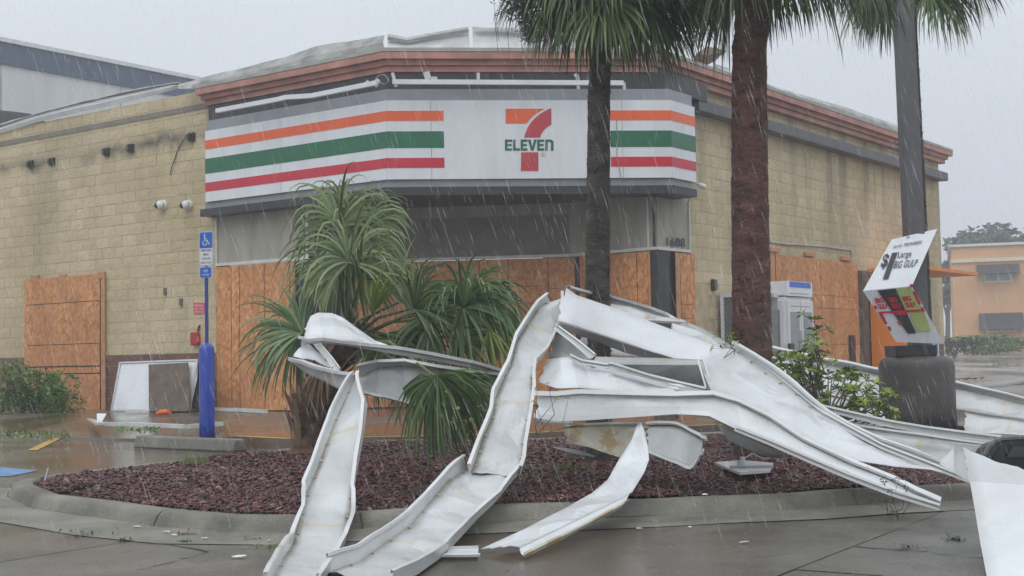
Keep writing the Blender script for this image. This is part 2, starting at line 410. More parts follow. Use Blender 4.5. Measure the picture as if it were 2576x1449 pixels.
class Plane:
    def __init__(s, p, n): s.p = Vector(p); s.n = Vector(n).normalized()
    def at(s, x, y, off=0.0): return onpl(x, y, s.p + s.n * off, s.n)
    def quad(s, px, off=0.0): return [s.at(x, y, off) for x, y in px]
    def poly(s, px, mat, parent, name, off=0.0, th=.004):
        mb = MB(); mb.prism([s.at(x, y, off) for x, y in px], s.n * th); return mb.build(name, mat, parent)

# ================================================================ GROUND
def hgt(x, y):                                          # the lot climbs gently behind and to the right
    t = max(0.0, min(1.0, (y - 27.0) / 45.0)); r = max(0.0, min(1.0, (x - 5) / 6.0))
    return 0.86 * (t * t * (3 - 2 * t) * .45 + t * .55) * r
def grid(name, xs, ys, zf, mat, **k):
    vs = [(x, y, zf(x, y)) for y in ys for x in xs]; n = len(xs)
    fs = [(j * n + i, j * n + i + 1, (j + 1) * n + i + 1, (j + 1) * n + i) for j in range(len(ys) - 1) for i in range(n - 1)]
    return obj(name, vs, fs, mat, **k)
xs = [-480, -200, -80, -40, -20, -10, -5, 0, 5, 6.5, 8, 9.5, 11, 14, 20, 30, 45, 70, 120, 220, 480]
ys = [-480, -100, -20, 0, 10, 20, 27, 30, 33, 37, 42, 47, 52, 57, 62, 67, 72, 90, 150, 480]
grid('ground', xs, ys, lambda x, y: hgt(x, y) - .03, 'far_wet_lot', kind='structure')
lot = obj('parking_lot', [(-20, 3, -.02), (20, 3, -.02), (20, 24, -.02), (-20, 24, -.02)], [(0, 1, 2, 3)], 'joint_dirt', kind='structure', org=(0, 0, 0))
JD = Vector((2.61 - 1.17, 8.35 - 6.11)).normalized(); JN = Vector((JD.y, -JD.x))     # joint direction and across
J0 = Vector((1.17, 6.11)); SL = 3.7
slab_me = None
for i in range(-8, 9):
    for j in range(-5, 10):
        c = J0 + JN * (i + .5) * SL + JD * ((j + .5) * SL + (1.6 if i % 2 else 0.2))
        if abs(c.x) > 22 or c.y < 1.5 or c.y > 25.5: continue
        if slab_me is None:
            h = SL / 2 - .007; g_ = 6; vs = []; fs = []
            a = JN; b = JD
            for q in range(g_ + 1):
                for r_ in range(g_ + 1):
                    p = a * (-h + 2 * h * r_ / g_) + b * (-h + 2 * h * q / g_); vs.append((p.x, p.y, 0))
            fs = [(q * (g_ + 1) + r_, q * (g_ + 1) + r_ + 1, (q + 1) * (g_ + 1) + r_ + 1, (q + 1) * (g_ + 1) + r_) for q in range(g_) for r_ in range(g_)]
            edge = [0, g_, (g_ + 1) ** 2 - 1, g_ * (g_ + 1)]
            vs += [(vs[k][0], vs[k][1], -.018) for k in edge]; n0 = (g_ + 1) ** 2
            for k in range(4): fs.append((edge[k], n0 + k, n0 + (k + 1) % 4, edge[(k + 1) % 4]))
            slab_me = meshdata('concrete_slab', vs, fs, 'wet_concrete')
        o = bpy.data.objects.new('concrete_slab', slab_me); COL.objects.link(o); o.parent = lot
        o.location = (c.x, c.y, random.uniform(-.002, .002))
# cracks as thin dirt-filled slivers
def crack(px, wdt=.012, z=.004):
    pts = [G(x, y, 0) for x, y in px]; vs = []; 
    path = []
    for a, b in zip(pts[:-1], pts[1:]):
        for k in range(5):
            p = a.lerp(b, k / 5); path.append(p + Vector((random.uniform(-.015, .015), random.uniform(-.03, .03), 0)))
    path.append(pts[-1])
    for i, p in enumerate(path):
        ww = wdt * random.uniform(.4, 1.3); vs += [(p.x, p.y - ww, z), (p.x, p.y + ww, z)]
    fs = [(2 * i, 2 * i + 2, 2 * i + 3, 2 * i + 1) for i in range(len(path) - 1)]
    return obj('crack', vs, fs, 'joint_dirt', lot)
ORG[lot] = Vector((0, 0, 0))
crack([(2142, 1374), (2250, 1384), (2330, 1390), (2467, 1405), (2560, 1412)])
crack([(350, 1434), (420, 1418), (510, 1394), (530, 1386)], .01)
crack([(0, 1307), (120, 1322), (260, 1345), (350, 1359), (525, 1390)], .012)

# slab walk along the building, with a raised edge on the right and a flush ramp on the left
edge = [(16, 27.0, .15), (9, 23.5, .15), (6.0, 19.0, .15), (3.2, 16.9, .13), (-.5, 15.5, .12), (-2.64, 15.5, .12), (-3.35, 16.25, .12), (-3.75, 16.9, .07), (-4.9, 17.8, .03), (-6.1, 18.6, .02), (-13, 25.0, .02)]
inner = [(19, 40.0, .30), (13, 33.0, .16), (9.5, 29.0, .15), (5.8, 25.8, .15), (2.4, 24.2, .15), (-1.5, 24.5, .15), (-3.6, 23.6, .15), (-5.2, 24.5, .15), (-6.8, 25.6, .15), (-8.6, 27.0, .15), (-14, 31.0, .15)]
vs = []; fs = []; n = len(edge); R_ = 8
for r_ in range(R_ + 1):
    t = r_ / R_
    for a, b in zip(edge, inner):
        zt = a[2] + (b[2] - a[2]) * min(1, t * 2.2); vs.append((a[0] + (b[0] - a[0]) * t, a[1] + (b[1] - a[1]) * t, zt))
for r_ in range(R_):
    for i in range(n - 1): fs.append((r_ * n + i, r_ * n + i + 1, (r_ + 1) * n + i + 1, (r_ + 1) * n + i))
b0 = len(vs)
for a in edge: vs.append((a[0], a[1] - .01, -.01))
for i in range(n - 1): fs.append((i, b0 + i, b0 + i + 1, i + 1))
obj('walkway', vs, fs, 'wet_walk', kind='structure', org=(0, 0, 0))
# yellow edge paint
def ribbon(name, pts, wdt, mat, dz=.004, **k):
    vs = []
    for i, p in enumerate(pts):
        a = Vector(pts[max(0, i - 1)]); b = Vector(pts[min(len(pts) - 1, i + 1)]); d = (b - a); d.z = 0; d.normalize(); s = Vector((-d.y, d.x, 0)) * wdt / 2
        v = Vector(p) + Vector((0, 0, dz)); vs += [v - s, v + s]
    return obj(name, vs, [(2 * i, 2 * i + 1, 2 * i + 3, 2 * i + 2) for i in range(len(pts) - 1)], mat, **k)
ye = [Vector(p) + Vector((0.0, .09, 0)) for p in edge[3:7]]
ribbon('yellow_line', ye, .11, 'traffic_yellow', kind='structure')
ribbon('yellow_line', [G(-60, 1066, .0), G(90, 1083, .0), G(182, 1098, .0)], .16, 'traffic_yellow', .03, kind='structure')
ribbon('yellow_line', [G(80, 1134, .0), G(150, 1100, .0)], .12, 'traffic_yellow', .006, kind='structure')
bl = [G(0, 1200), G(0, 1176), G(40, 1180), G(95, 1184), G(70, 1190), G(30, 1198)]
obj('blue_paint_patch', [(p.x, p.y, .005) for p in bl], [tuple(range(6))], 'traffic_blue', kind='structure')

# ---------------------------------------------------------------- planting island
IP = [(82, 1219), (150, 1245), (300, 1262), (450, 1282), (600, 1294), (745, 1295), (895, 1287), (1048, 1278), (1180, 1272), (1317, 1267), (1433, 1264), (1589, 1258), (1726, 1251), (1937, 1243), (2117, 1231), (2432, 1217)]
IH = .085
front = [G(x, y, IH) for x, y in IP]
flat = lambda p: Vector((p.x, p.y, 0))
isl = [flat(G(105, 1203, IH)), flat(G(84, 1209, IH))] + [Vector((p.x, p.y, 0)) for p in front] + [Vector(p + (0,)) for p in ((4.1, 9.4), (5.4, 10.2), (6.4, 12.0), (6.8, 14.0), (6.4, 15.6), (5.2, 16.3), (3.2, 16.0), (1.2, 15.4), (-.3, 15.0))] + [flat(G(x, y, IH)) for x, y in ((1000, 1107), (730, 1131), (500, 1155), (300, 1179))]
def inside(x, y, poly):
    c = False; n = len(poly)
    for i in range(n):
        a, b = poly[i], poly[i - 1]
        if (a.y > y) != (b.y > y) and x < (b.x - a.x) * (y - a.y) / (b.y - a.y) + a.x: c = not c
    return c
n = len(isl); cen = Vector((1.2, 11.5, 0))
def outward(i):
    d = (isl[(i + 1) % n] - isl[i - 1]).normalized(); return Vector((d.y, -d.x, 0))
outs = [outward(i) for i in range(n)]
prof = [(-.012, .03), (-.006, .078), (.010, .090), (.09, .092), (.125, .086), (.150, .066), (.168, .035), (.185, .003)]
curb = obj('island_curb', [(p.x, p.y, .02) for p in isl], [tuple(range(n))], 'mulch_soil', kind='structure', org=(0, 0, 0)); ORG[curb] = Vector((0, 0, 0))
seg_start = 0; acc = 0
def curb_seg(i0, cnt):
    vs = []; fs = []; m = len(prof); sub = 3; rows = []
    for k in range(cnt * sub + 1):
        f = k / sub; a = int(f); t = f - a; i = (i0 + a) % n; j = (i + 1) % n
        p = isl[i].lerp(isl[j], t); o_ = outs[i].lerp(outs[j], t).normalized()
        d = (isl[j] - isl[i]).normalized()
        if k == 0: p = p + d * .006
        if k == cnt * sub: p = p - (isl[i] - isl[i - 1]).normalized() * .006
        rows.append([p + o_ * (q[0] + .005 * mnoise.noise(p * 3 + Vector((0, 0, q[0] * 9)))) + Vector((0, 0, q[1] + .006 * mnoise.noise(p * 2.3))) for q in prof])
    vs = [v for r in rows for v in r]
    fs = [(a * m + b, (a + 1) * m + b, (a + 1) * m + b + 1, a * m + b + 1) for a in range(len(rows) - 1) for b in range(m - 1)]
    fs += [tuple(range(m)), tuple(len(vs) - m + q for q in range(m))]
    obj('curb_segment', vs, fs, 'curb_concrete', curb, smooth=True)
i = 0
for cnt in (5, 3, 4, 4, 4, 3, 3, 3):
    if i + cnt > n: cnt = n - i
    if cnt > 0: curb_seg(i, cnt); i += cnt
if i < n: curb_seg(i, n - i)
# gutter apron along the front kerb
gv = []
for k in range(0, 19):
    p = isl[k]; o_ = outs[k]; gv += [p + o_ * .19 + Vector((0, 0, .004)), p + o_ * .72 + Vector((0, 0, .0045))]
obj('gutter_apron', gv, [(2 * k, 2 * k + 1, 2 * k + 3, 2 * k + 2) for k in range(18)], 'curb_concrete', kind='structure')
# mulch: every chip is geometry, heaped slightly towards the middle
def mulch_z(x, y): return .055 + .05 * mnoise.noise(Vector((x * .8, y * .8, 3))) + .03
mv = []; mf = []; r = random.Random(3); cnt = 0
near_pts = 0
while cnt < 52000:
    y = 7.3 + (r.random() ** 1.5) * 8.9; x = r.uniform(-3.8, 6.6)
    if abs(x) > y * .45 + .6 or not inside(x, y, isl): 
        if r.random() > .02: continue
        if not inside(x, y, isl): continue
    if mnoise.noise(Vector((x * 1.1, y * 1.1, 8))) < -.30 and r.random() < .8: continue
    cnt += 1
    s = r.uniform(.007, .022) * (1.0 if y < 10 else 1.3); a = Matrix.Rotation(r.uniform(0, 6.28), 3, 'Z') @ Matrix.Rotation(r.uniform(-.7, .7), 3, 'X') @ Matrix.Rotation(r.uniform(-.5, .5), 3, 'Y')
    c = Vector((x, y, mulch_z(x, y) + r.uniform(-.012, .014))); b = len(mv)
    ex, ey, ez = s * r.uniform(.8, 1.6), s * r.uniform(.4, .9), s * r.uniform(.2, .5)
    loc = [(-ex, -ey * .6, 0), (ex * .3, -ey, 0), (ex, ey * .3, 0), (-ex * .2, ey, 0), (r.uniform(-.4, .4) * ex, r.uniform(-.3, .3) * ey, ez * 1.6), (0, 0, -ez)]
    mv += [tuple(c + a @ Vector(q)) for q in loc]
    mf += [(b, b + 1, b + 4), (b + 1, b + 2, b + 4), (b + 2, b + 3, b + 4), (b + 3, b, b + 4), (b + 1, b, b + 5), (b + 2, b + 1, b + 5), (b + 3, b + 2, b + 5), (b, b + 3, b + 5)]
obj('mulch', mv, mf, 'lava_mulch', kind='stuff', label='dark red lava mulch filling the kerbed planting island', org=(0, 0, 0))
gy = [7.2 + i * .35 for i in range(27)]; gx = [-3.9 + i * .35 for i in range(31)]
vs = []; idx = {}; fs = []
for j, y in enumerate(gy):
    for i_, x in enumerate(gx):
        idx[(i_, j)] = len(vs); vs.append((x, y, mulch_z(x, y) - .012))
for j in range(len(gy) - 1):
    for i_ in range(len(gx) - 1):
        q = [idx[(i_, j)], idx[(i_ + 1, j)], idx[(i_ + 1, j + 1)], idx[(i_, j + 1)]]
        if all(inside(vs[k][0], vs[k][1], isl) for k in q): fs.append(tuple(q))
obj('planting_soil', vs, fs, 'mulch_soil', kind='structure', org=(0, 0, 0))

# ================================================================ STORE BUILDING
bld = thing('store_building', 'tan block corner store boarded up with orange panels under a striped sign', 'building', (0, 28, 0))
WL = Vector((-5.33, 24.30, 0)); uL = Vector((-.806, .592, 0)); nL = Vector((-.592, -.806, 0))
WR = Vector((2.42, 22.30, 0)); uR = Vector((.592, .806, 0)); nR = Vector((.806, -.592, 0))
LW = Plane(WL, nL); RW = Plane(WR, nR)
def tL(x, y, o=0): p = LW.at(x, y, o); return (p - WL).dot(uL), p.z
def tR(x, y, o=0): p = RW.at(x, y, o); return (p - WR).dot(uR), p.z
PW = tR(1734, 560)[0]
CH = .209; WTOP = 6.0; CZs = [.15 + CH * k for k in range(29)]
blockM = []
for v in range(5):
    rr = random.Random(40 + v); h = CH / 2 - .0045; l = .19; vs = []; fs = []; nx, nz = 4, 2
    for j in range(nz + 1):
        for i_ in range(nx + 1):
            ed = (i_ in (0, nx)) or (j in (0, nz))
            vs.append((-l + 2 * l * i_ / nx, -(.0155 if ed else rr.uniform(.015, .024)), -h + 2 * h * j / nz))
    W_ = nx + 1
    fs = [(j * W_ + i_, j * W_ + i_ + 1, (j + 1) * W_ + i_ + 1, (j + 1) * W_ + i_) for j in range(nz) for i_ in range(nx)]
    per = [0, 1, 2, 3, 4, 9, 14, 13, 12, 11, 10, 5]; b = len(vs)
    cs = [0, 4, 14, 10]
    vs += [(vs[k][0], .0, vs[k][2]) for k in cs]
    fs += [(0, b, b + 1, 4, 3, 2, 1), (4, b + 1, b + 2, 14, 9), (14, b + 2, b + 3, 10, 11, 12, 13), (10, b + 3, b, 0, 5)]
    for mat in ('split_face_block', 'painted_base_block'):
        blockM.append((vs, fs, meshdata('block', vs, fs, mat), mat))
def wall(name, W0, u, nrm, t0, t1, skip, plane):
    mb = MB(); c = W0 + u * (t0 + t1) / 2 - nrm * .151; c.z = WTOP / 2 + .04
    mb.box(c, u * (t1 - t0) / 2, nrm * .16, (0, 0, WTOP / 2 - .04)); w_ = mb.build(name, 'mortar', bld)
    cand = []
    for k in range(len(CZs) - 1):
        zc = CZs[k] + CH / 2; off = .205 if k % 2 else 0
        t = t0 + off
        cells = []
        if off: cells.append((t0, t0 + off))
        while t < t1 - .05:
            e_ = min(t + .41, t1); cells.append((t, e_)); t = e_
        for a, b in cells:
            if b - a < .06: continue
            if any(a >= s0 - .02 and b <= s1 + .02 and zc > z0 and zc < z1 for s0, s1, z0, z1 in skip): continue
            p = W0 + u * (a + b) / 2 + Vector((0, 0, zc)); cand.append((p, (b - a), k))
    return w_, cand, u, nrm
GAPS = {}
w1 = wall('left_wall', WL, uL, nL, 0, 10.4, [], LW)
w2 = wall('right_wall', WR, uR, nR, PW, 14.0, [(.3, 2.0, .1, 2.3)], RW)
def score(p, u, nrm):
    v = (p - CAM); d = v.length
    lp = camo.matrix_world.inverted() @ p; X = lp.x / -lp.z * F
    if abs(X) > 1310: return 0
    return abs(v.normalized().dot(nrm)) / d ** 2
allc = []
for w_, cand, u, nrm in (w1, w2):
    for p, l, k in cand: allc.append((score(p + Vector(), u, nrm) * l, w_, u, nrm, p, l, k))
allc.sort(key=lambda q: -q[0])
rest = {id(w1[0]): (w1[0], {}), id(w2[0]): (w2[0], {})}
for ix, (s_, w_, u, nrm, p, l, k) in enumerate(allc):
    vsb, fsb, me, mat = blockM[2 * random.randrange(5) + (1 if k < 5 else 0)]
    rot = Matrix((u if nrm is nL else u, -nrm, Vector((0, 0, 1)))).transposed()
    if nrm is nL: rot = Matrix((-u, -nrm, Vector((0, 0, 1)))).transposed()
    sx = (l - .009) / .38; out = random.uniform(-.002, .003) - (.012 if False else 0)
    if ix < 300:
        o = bpy.data.objects.new('block', me); COL.objects.link(o); o.parent = w_
        M4 = (rot @ Matrix.Diagonal((sx, 1, 1))).to_4x4(); M4.translation = p + nrm * out - ORG[bld]; o.matrix_local = M4
    else:
        d_ = rest[id(w_)][1].setdefault(mat, MB()); M3 = rot @ Matrix.Diagonal((sx, 1, 1))
        d_.add([M3 @ Vector(v) + p + nrm * out for v in vsb], fsb)
for w_, dd in rest.values():
    for mat, mb in dd.items():
        mb.build('block_courses' if mat == 'split_face_block' else 'painted_block_courses', mat, w_, kind='stuff')
# remaining shell: roof deck and far walls
CR = WR + uR * 14.0; CL = WL + uL * 10.4
mb = MB(); far = CL + uR * 14.0 * .9 
roofp = [WL + Vector((.0, .3, 0)), Vector((-2.2, 22.6, 0)), WR + Vector((-.2, .4, 0)), CR - nR * .3, CR + uL * 12, CL + uR * 12, CL - nL * .3]
mb.prism([Vector((p.x, p.y, 5.55)) for p in roofp], (0, 0, .2)); mb.build('roof', 'grey_stucco', bld)
mb = MB(); a = CR - nR * .02; b = CR + uL * 12; mb.bar(Vector((a.x, a.y, 3.0)), Vector((b.x, b.y, 3.0)), .3, 5.9); mb.build('rear_wall', 'split_face_block', bld)

def polyband(name, pts, z0, z1, depth, mat, parent, outn):
    """closed band following a plan polyline: front face on pts, going back by depth along each -outward normal"""
    mb = MB(); m = len(pts)
    back = [p - outn[i] * depth for i, p in enumerate(pts)]
    vs = []
    for z in (z0, z1):
        vs += [Vector((p.x, p.y, z)) for p in pts] + [Vector((p.x, p.y, z)) for p in back]
    fs = []
    for i_ in range(m - 1):
        fs += [(i_, i_ + 1, 2 * m + i_ + 1, 2 * m + i_), (m + i_ + 1, m + i_, 3 * m + i_, 3 * m + i_ + 1),
               (2 * m + i_, 2 * m + i_ + 1, 3 * m + i_ + 1, 3 * m + i_), (i_ + 1, i_, m + i_, m + i_ + 1)]
    fs += [(0, 2 * m, 3 * m, m), (m - 1, 2 * m - 1, 4 * m - 1, 3 * m - 1)]
    mb.add(vs, fs); return mb.build(name, mat, parent)
nC = Vector((.091, -.996, 0))
def line_x(p, u, q, v):                                 # intersection of two plan lines
    den = u.x * v.y - u.y * v.x; t = ((q.x - p.x) * v.y - (q.y - p.y) * v.x) / den; return p + u * t
uC = Vector((.996, .091, 0))
S1 = Vector((-1.99, 21.52, 0))                           # outer left corner of the sign face
def facets(off, t_left=0.0, t_right=.68, offR=None):
    """sign face polyline moved outwards by off; left end at t_left along the left wall, right end at t_right"""
    pL = WL + nL * (.25 + off); pC = S1 + nC * off; pR = WR + nR * ((.40 if offR is None else offR) + off)
    a = line_x(pL, uL, pC, uC); b = line_x(pR, uR, pC, uC)
    return [pL + uL * t_left, a, b, pR + uR * t_right]
bis = [nL, (nL + nC).normalized() / max(.2, (nL + nC).normalized().dot(nC)), (nC + nR).normalized() / max(.2, (nC + nR).normalized().dot(nC)), nR]
# backing mass behind the sign band
polyband('sign_parapet', facets(-.16, .02, .60), 3.70, 5.36, .35, 'dark_fascia', bld, bis)
polyband('parapet_core', facets(-.20, .02, 1.1), 5.37, 5.99, .35, 'dark_fascia', bld, bis)
polyband('upper_fascia', facets(-.10, .02, 1.33), 5.37, 5.66, .1, 'dark_fascia', bld, bis)
polyband('ledge', facets(.04, .10, .62), 3.64, 3.77, .5, 'dark_fascia', bld, bis)
# soffit under the sign, closing the entrance recess
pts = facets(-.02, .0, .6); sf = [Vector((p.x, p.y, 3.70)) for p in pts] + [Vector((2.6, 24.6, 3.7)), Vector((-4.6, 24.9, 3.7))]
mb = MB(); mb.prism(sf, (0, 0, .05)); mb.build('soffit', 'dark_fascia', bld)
# cornice: three stepped mouldings, front facets and the long right side
for k, (z0, z1, o_) in enumerate(((5.66, 5.755, -.06), (5.76, 5.84, .0), (5.845, 5.955, .09))):
    pts = facets(o_, .06 + .05 * k, 14.2 + o_, offR=.22)
    polyband('cornice', pts, z0, z1, .28, 'terracotta_paint', bld, bis)
polyband('cornice_cap', facets(.10, .22, 14.3, offR=.22), 5.96, 6.02, .3, 'grey_stucco', bld, bis)
# bare strip on the left wall where a trim board came off
mb = MB(); a = WL + nL * .028; b = a + uL * 10.4
mb.prism([Vector((a.x, a.y, 5.66)), Vector((b.x, b.y, 5.66)), Vector((b.x, b.y, 5.76)), Vector((a.x, a.y, 5.76))], nL * .004); mb.build('trim_scar', 'bare_band', bld)

# torn metal coping standing up along the roof line
cop = thing('roof_coping', 'bent weathered metal coping peeling up along the roof edge', 'roof coping', (-2, 24, 6))
def coping(plane, top, bot, mat, lean=.0, name='coping_sheet', off=0.0, sub=4):
    tp = [plane.at(x, y, off + lean) for x, y in top]; bp = [plane.at(x, y, off) for x, y in bot]
    vs = []; m = 0; uv = []
    for i_ in range(len(tp) - 1):
        for k in range(sub):
            t = k / sub; a = tp[i_].lerp(tp[i_ + 1], t); b = bp[i_].lerp(bp[i_ + 1], t); vs.append((a, b))
    vs.append((tp[-1], bp[-1])); out = []; rows = 4
    for a, b in vs:
        for q in range(rows + 1):
            s = q / rows; p = b.lerp(a, s); p = p + plane.n * (.035 * (1 - abs(2 * s - 1)) + .03 * abs(mnoise.noise(p * 2.6))) + Vector((0, 0, .03 * mnoise.noise(p * 1.3) * s)); out.append(p)
    fs = [(i_ * (rows + 1) + q, (i_ + 1) * (rows + 1) + q, (i_ + 1) * (rows + 1) + q + 1, i_ * (rows + 1) + q + 1) for i_ in range(len(vs) - 1) for q in range(rows)]
    o = obj(name, out, fs, mat, cop); solid(o, .004); return o
LP_ = Plane(WL + nL * .06, nL); CP_ = Plane(S1 + nC * .02, nC); FP_ = Plane(WL + nL * .32, nL); RP_ = Plane(WR + nR * .28, nR)
coping(LP_, [(-30, 331), (100, 287), (200, 262), (300, 238), (430, 212), (455, 207)], [(-30, 344), (100, 306), (200, 283), (300, 262), (430, 228), (455, 221)], 'coping_bright')
coping(LP_, [(-30, 322), (100, 283), (200, 257), (300, 234), (430, 206), (456, 206)], [(-30, 331), (100, 288), (200, 263), (300, 240), (430, 214), (455, 212)], 'galvanised_coping', off=.03)
coping(FP_, [(452, 212), (505, 198), (560, 180), (640, 163), (720, 143), (790, 118), (860, 108), (920, 98), (968, 90)], [(452, 224), (508, 222), (560, 212), (640, 197), (720, 180), (790, 162), (860, 150), (920, 137), (968, 126)], 'galvanised_coping', lean=-.12)
coping(CP_, [(975, 88), (1022, 96), (1100, 83), (1178, 67)], [(975, 124), (1022, 124), (1100, 123), (1182, 122)], 'coping_bright', lean=-.12)
coping(CP_, [(975, 87), (1022, 95), (1100, 82), (1177, 66)], [(975, 101), (1022, 110), (1100, 96), (1180, 82)], 'galvanised_coping', lean=-.05, off=.02)
coping(CP_, [(1188, 66), (1250, 69), (1340, 74), (1450, 82), (1560, 95), (1640, 112)], [(1189, 122), (1250, 122), (1340, 124), (1450, 128), (1560, 132), (1640, 136)], 'coping_bright', lean=-.15)
coping(CP_, [(1188, 65), (1250, 68), (1340, 73), (1450, 81), (1560, 94), (1640, 111)], [(1188, 74), (1250, 77), (1340, 82), (1450, 92), (1560, 104), (1640, 118)], 'galvanised_coping', lean=-.1, off=.03)
coping(RP_, [(1660, 135), (1750, 158), (1850, 188), (1960, 222), (2100, 262), (2230, 306), (2290, 330)], [(1660, 140), (1750, 166), (1850, 199), (1960, 238), (2100, 281), (2230, 322), (2290, 342)], 'galvanised_coping', lean=-.1)
# folded-over torn flap behind the palm
mb = MB(); d_ = 24.0
pp = [P(1742, 160, 24.2), P(1752, 135, 24.1), P(1778, 117, 24.3), P(1803, 122, 24.5), P(1828, 128, 24.8), P(1812, 140, 24.6), P(1800, 152, 24.4), P(1780, 163, 24.2)]
ct = P(1780, 140, 24.0)
mb.add([ct] + pp, [(0, i_ + 1, (i_ + 1) % 8 + 1) for i_ in range(8)]); o = mb.build('torn_roof_flap', 'weathered_wood', cop); solid(o, .01)
mb = MB(); pp = [P(1790, 176, 24.6), P(1800, 162, 24.9), P(1836, 173, 25.4), P(1836, 186, 25.2)]; mb.add(pp, [(0, 1, 2, 3)]); o = mb.build('loose_coping_piece', 'galvanised_coping', cop); solid(o, .02)

# grey beam on the right wall
t0, z0 = tR(1755, 272, .25); t1, _ = tR(2382, 440, .25)
mb = MB(); c = WR + nR * .15 + uR * (t0 + t1) / 2; c.z = 5.30
mb.box(c, uR * (t1 - t0) / 2, nR * .13, (0, 0, .10)); bevel(mb.build('wall_beam', 'beam_grey', bld), .008)

# lower storefront walls
def vwall(name, a, b, z0, z1, th, mat, parent=None, nrm=None):
    a, b = Vector(a).to_3d(), Vector(b).to_3d(); d = (b - a).normalized(); nn = nrm or Vector((d.y, -d.x, 0))
    mb = MB(); mb.prism([Vector((a.x, a.y, z0)), Vector((b.x, b.y, z0)), Vector((b.x, b.y, z1)), Vector((a.x, a.y, z1))], -nn * th); return mb.build(name, mat, parent or bld)
E1 = WL - uL * 2.33; Fp = Vector((-3.05, 24.05, 0)); Gp = Vector((1.02, 23.55, 0)); C = WR.copy()
uG = (C - Gp).normalized(); nG = Vector((uG.y, -uG.x, 0)); uF = (Gp - Fp).normalized(); nF = Vector((uF.y, -uF.x, 0))
FLp = Plane(WL + nL * .0, nL); FG = Plane(Fp, nF); GC = Plane(Gp, nG)
WLx = WL - uL * .0
vwall('stucco_panel', WLx, E1, 2.80, 3.72, .15, 'panel_stucco')
vwall('stucco_panel', Fp, Gp, 2.80, 3.50, .15, 'brown_shade_panel'); vwall('header_strip', Fp, Gp, 3.503, 3.72, .15, 'panel_stucco')
vwall('stucco_panel', Gp, C - uG * .09, 2.80, 3.72, .15, 'panel_stucco')
vwall('stucco_panel', C + uR * .03, C + uR * PW, 2.80, 3.72, .12, 'panel_stucco')
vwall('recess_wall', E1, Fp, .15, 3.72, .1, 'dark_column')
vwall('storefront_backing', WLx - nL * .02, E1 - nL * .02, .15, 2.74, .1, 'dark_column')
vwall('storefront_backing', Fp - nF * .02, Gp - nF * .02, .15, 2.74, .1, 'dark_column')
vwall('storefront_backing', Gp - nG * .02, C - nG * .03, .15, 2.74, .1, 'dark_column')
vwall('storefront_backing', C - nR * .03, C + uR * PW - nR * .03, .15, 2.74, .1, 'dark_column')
def trim(a, b, z, h=.05, o_=.025, mat='white_trim', nrm=None):
    a, b = Vector(a), Vector(b); d = (b - a).normalized(); nn = nrm or Vector((d.y, -d.x, 0)); c = (a + b) / 2 + nn * (o_ / 2 + .003); c.z = z
    mb = MB(); mb.box(c, (b - a) / 2, nn * o_ / 2, (0, 0, h / 2)); return mb.build('white_trim', mat, bld)
trim(WLx, E1, 2.775); trim(Fp, Gp, 2.775); trim(Gp, C, 2.775); trim(C, C + uR * PW, 2.775)
def vtrim(p, u, nn, z0, z1, w=.04, mat='white_trim', name='white_trim'):
    c = Vector(p) + nn * .016; c.z = (z0 + z1) / 2; mb = MB(); mb.box(c, u * w / 2, nn * .013, (0, 0, (z1 - z0) / 2)); return mb.build(name, mat, bld)
vtrim(WLx - uL * .02, uL, nL, 2.80, 3.66, .03); vtrim(E1 + uL * .02, uL, nL, 2.80, 3.66, .05)
vtrim(C - uG * .16, uG, nG, 2.80, 3.64, .03); vtrim(C + uR * (PW - .03), uR, nR, 2.80, 3.64, .03); 
vtrim(C - uG * .045, uG, nG, 2.80, 3.64, .03, 'letter_black', 'open_joint')
# dark corner column
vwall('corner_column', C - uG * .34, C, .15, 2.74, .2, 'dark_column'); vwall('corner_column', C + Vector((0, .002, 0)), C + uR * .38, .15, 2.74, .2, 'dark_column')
q = RW.quad([(1678, 596), (1724, 599), (1724, 622), (1678, 618)], .02)
text_quad('1688', q, 'letter_black', bld, 'house_number', .012)

# ---------------------------------------------------------------- OSB sheets screwed over the openings
def board(plane, W0, u, px0, px1, yt, yb, mat='osb', name='osb_sheet', off=.02, th=.014, z0=None, z1=None, gap=.004, parent=None):
    ym = (yt + yb) / 2; xm = (px0 + px1) / 2
    a = (plane.at(px0, ym) - W0).dot(u); b = (plane.at(px1, ym) - W0).dot(u); a, b = min(a, b), max(a, b)
    zt = plane.at(xm, yt).z if z1 is None else z1; zb = plane.at(xm, yb).z if z0 is None else z0
    c = W0 + u * (a + b) / 2 + plane.n * (off + th / 2); c.z = (zt + zb) / 2
    mb = MB(); mb.box(c, u * ((b - a) / 2 - gap), plane.n * th / 2, (0, 0, (zt - zb) / 2 - gap))
    return obj(name, mb.v, mb.f, mat, parent or bld) if False else mkboard(mb, c, name, mat, parent or bld)
def mkboard(mb, c, name, mat, parent):
    o = obj(name, mb.v, mb.f, mat, parent); return o
# left door opening
for yt, yb in ((696, 762), (763, 866), (867, 921), (924, 939), (941, 1031)):
    board(LW, WL, uL, 68, 258, yt, yb, off=.05)
board(LW, WL, uL, 259.5, 265, 690, 1031, 'stud_wood', 'stud', off=.04); board(LW, WL, uL, 266.5, 271, 690, 1031, 'stud_wood', 'stud', off=.04, th=.03)
for x in (93, 163, 260): board(LW, WL, uL, x - 9, x + 9, 684 + (263 - x) * .06, 700 + (263 - x) * .06, 'stud_wood', 'stud', off=.02, th=.05)
# facet beside the blue signpost
for x0, x1 in ((548, 585.5), (586.5, 606), (607, 669), (670, 733), (734.5, 747)):
    board(FLp, WL, uL, x0, x1, 662, 1040, 'stud_wood' if x0 > 730 else 'osb', 'osb_sheet' if x0 < 730 else 'stud', off=.02, z0=.17, z1=2.735)
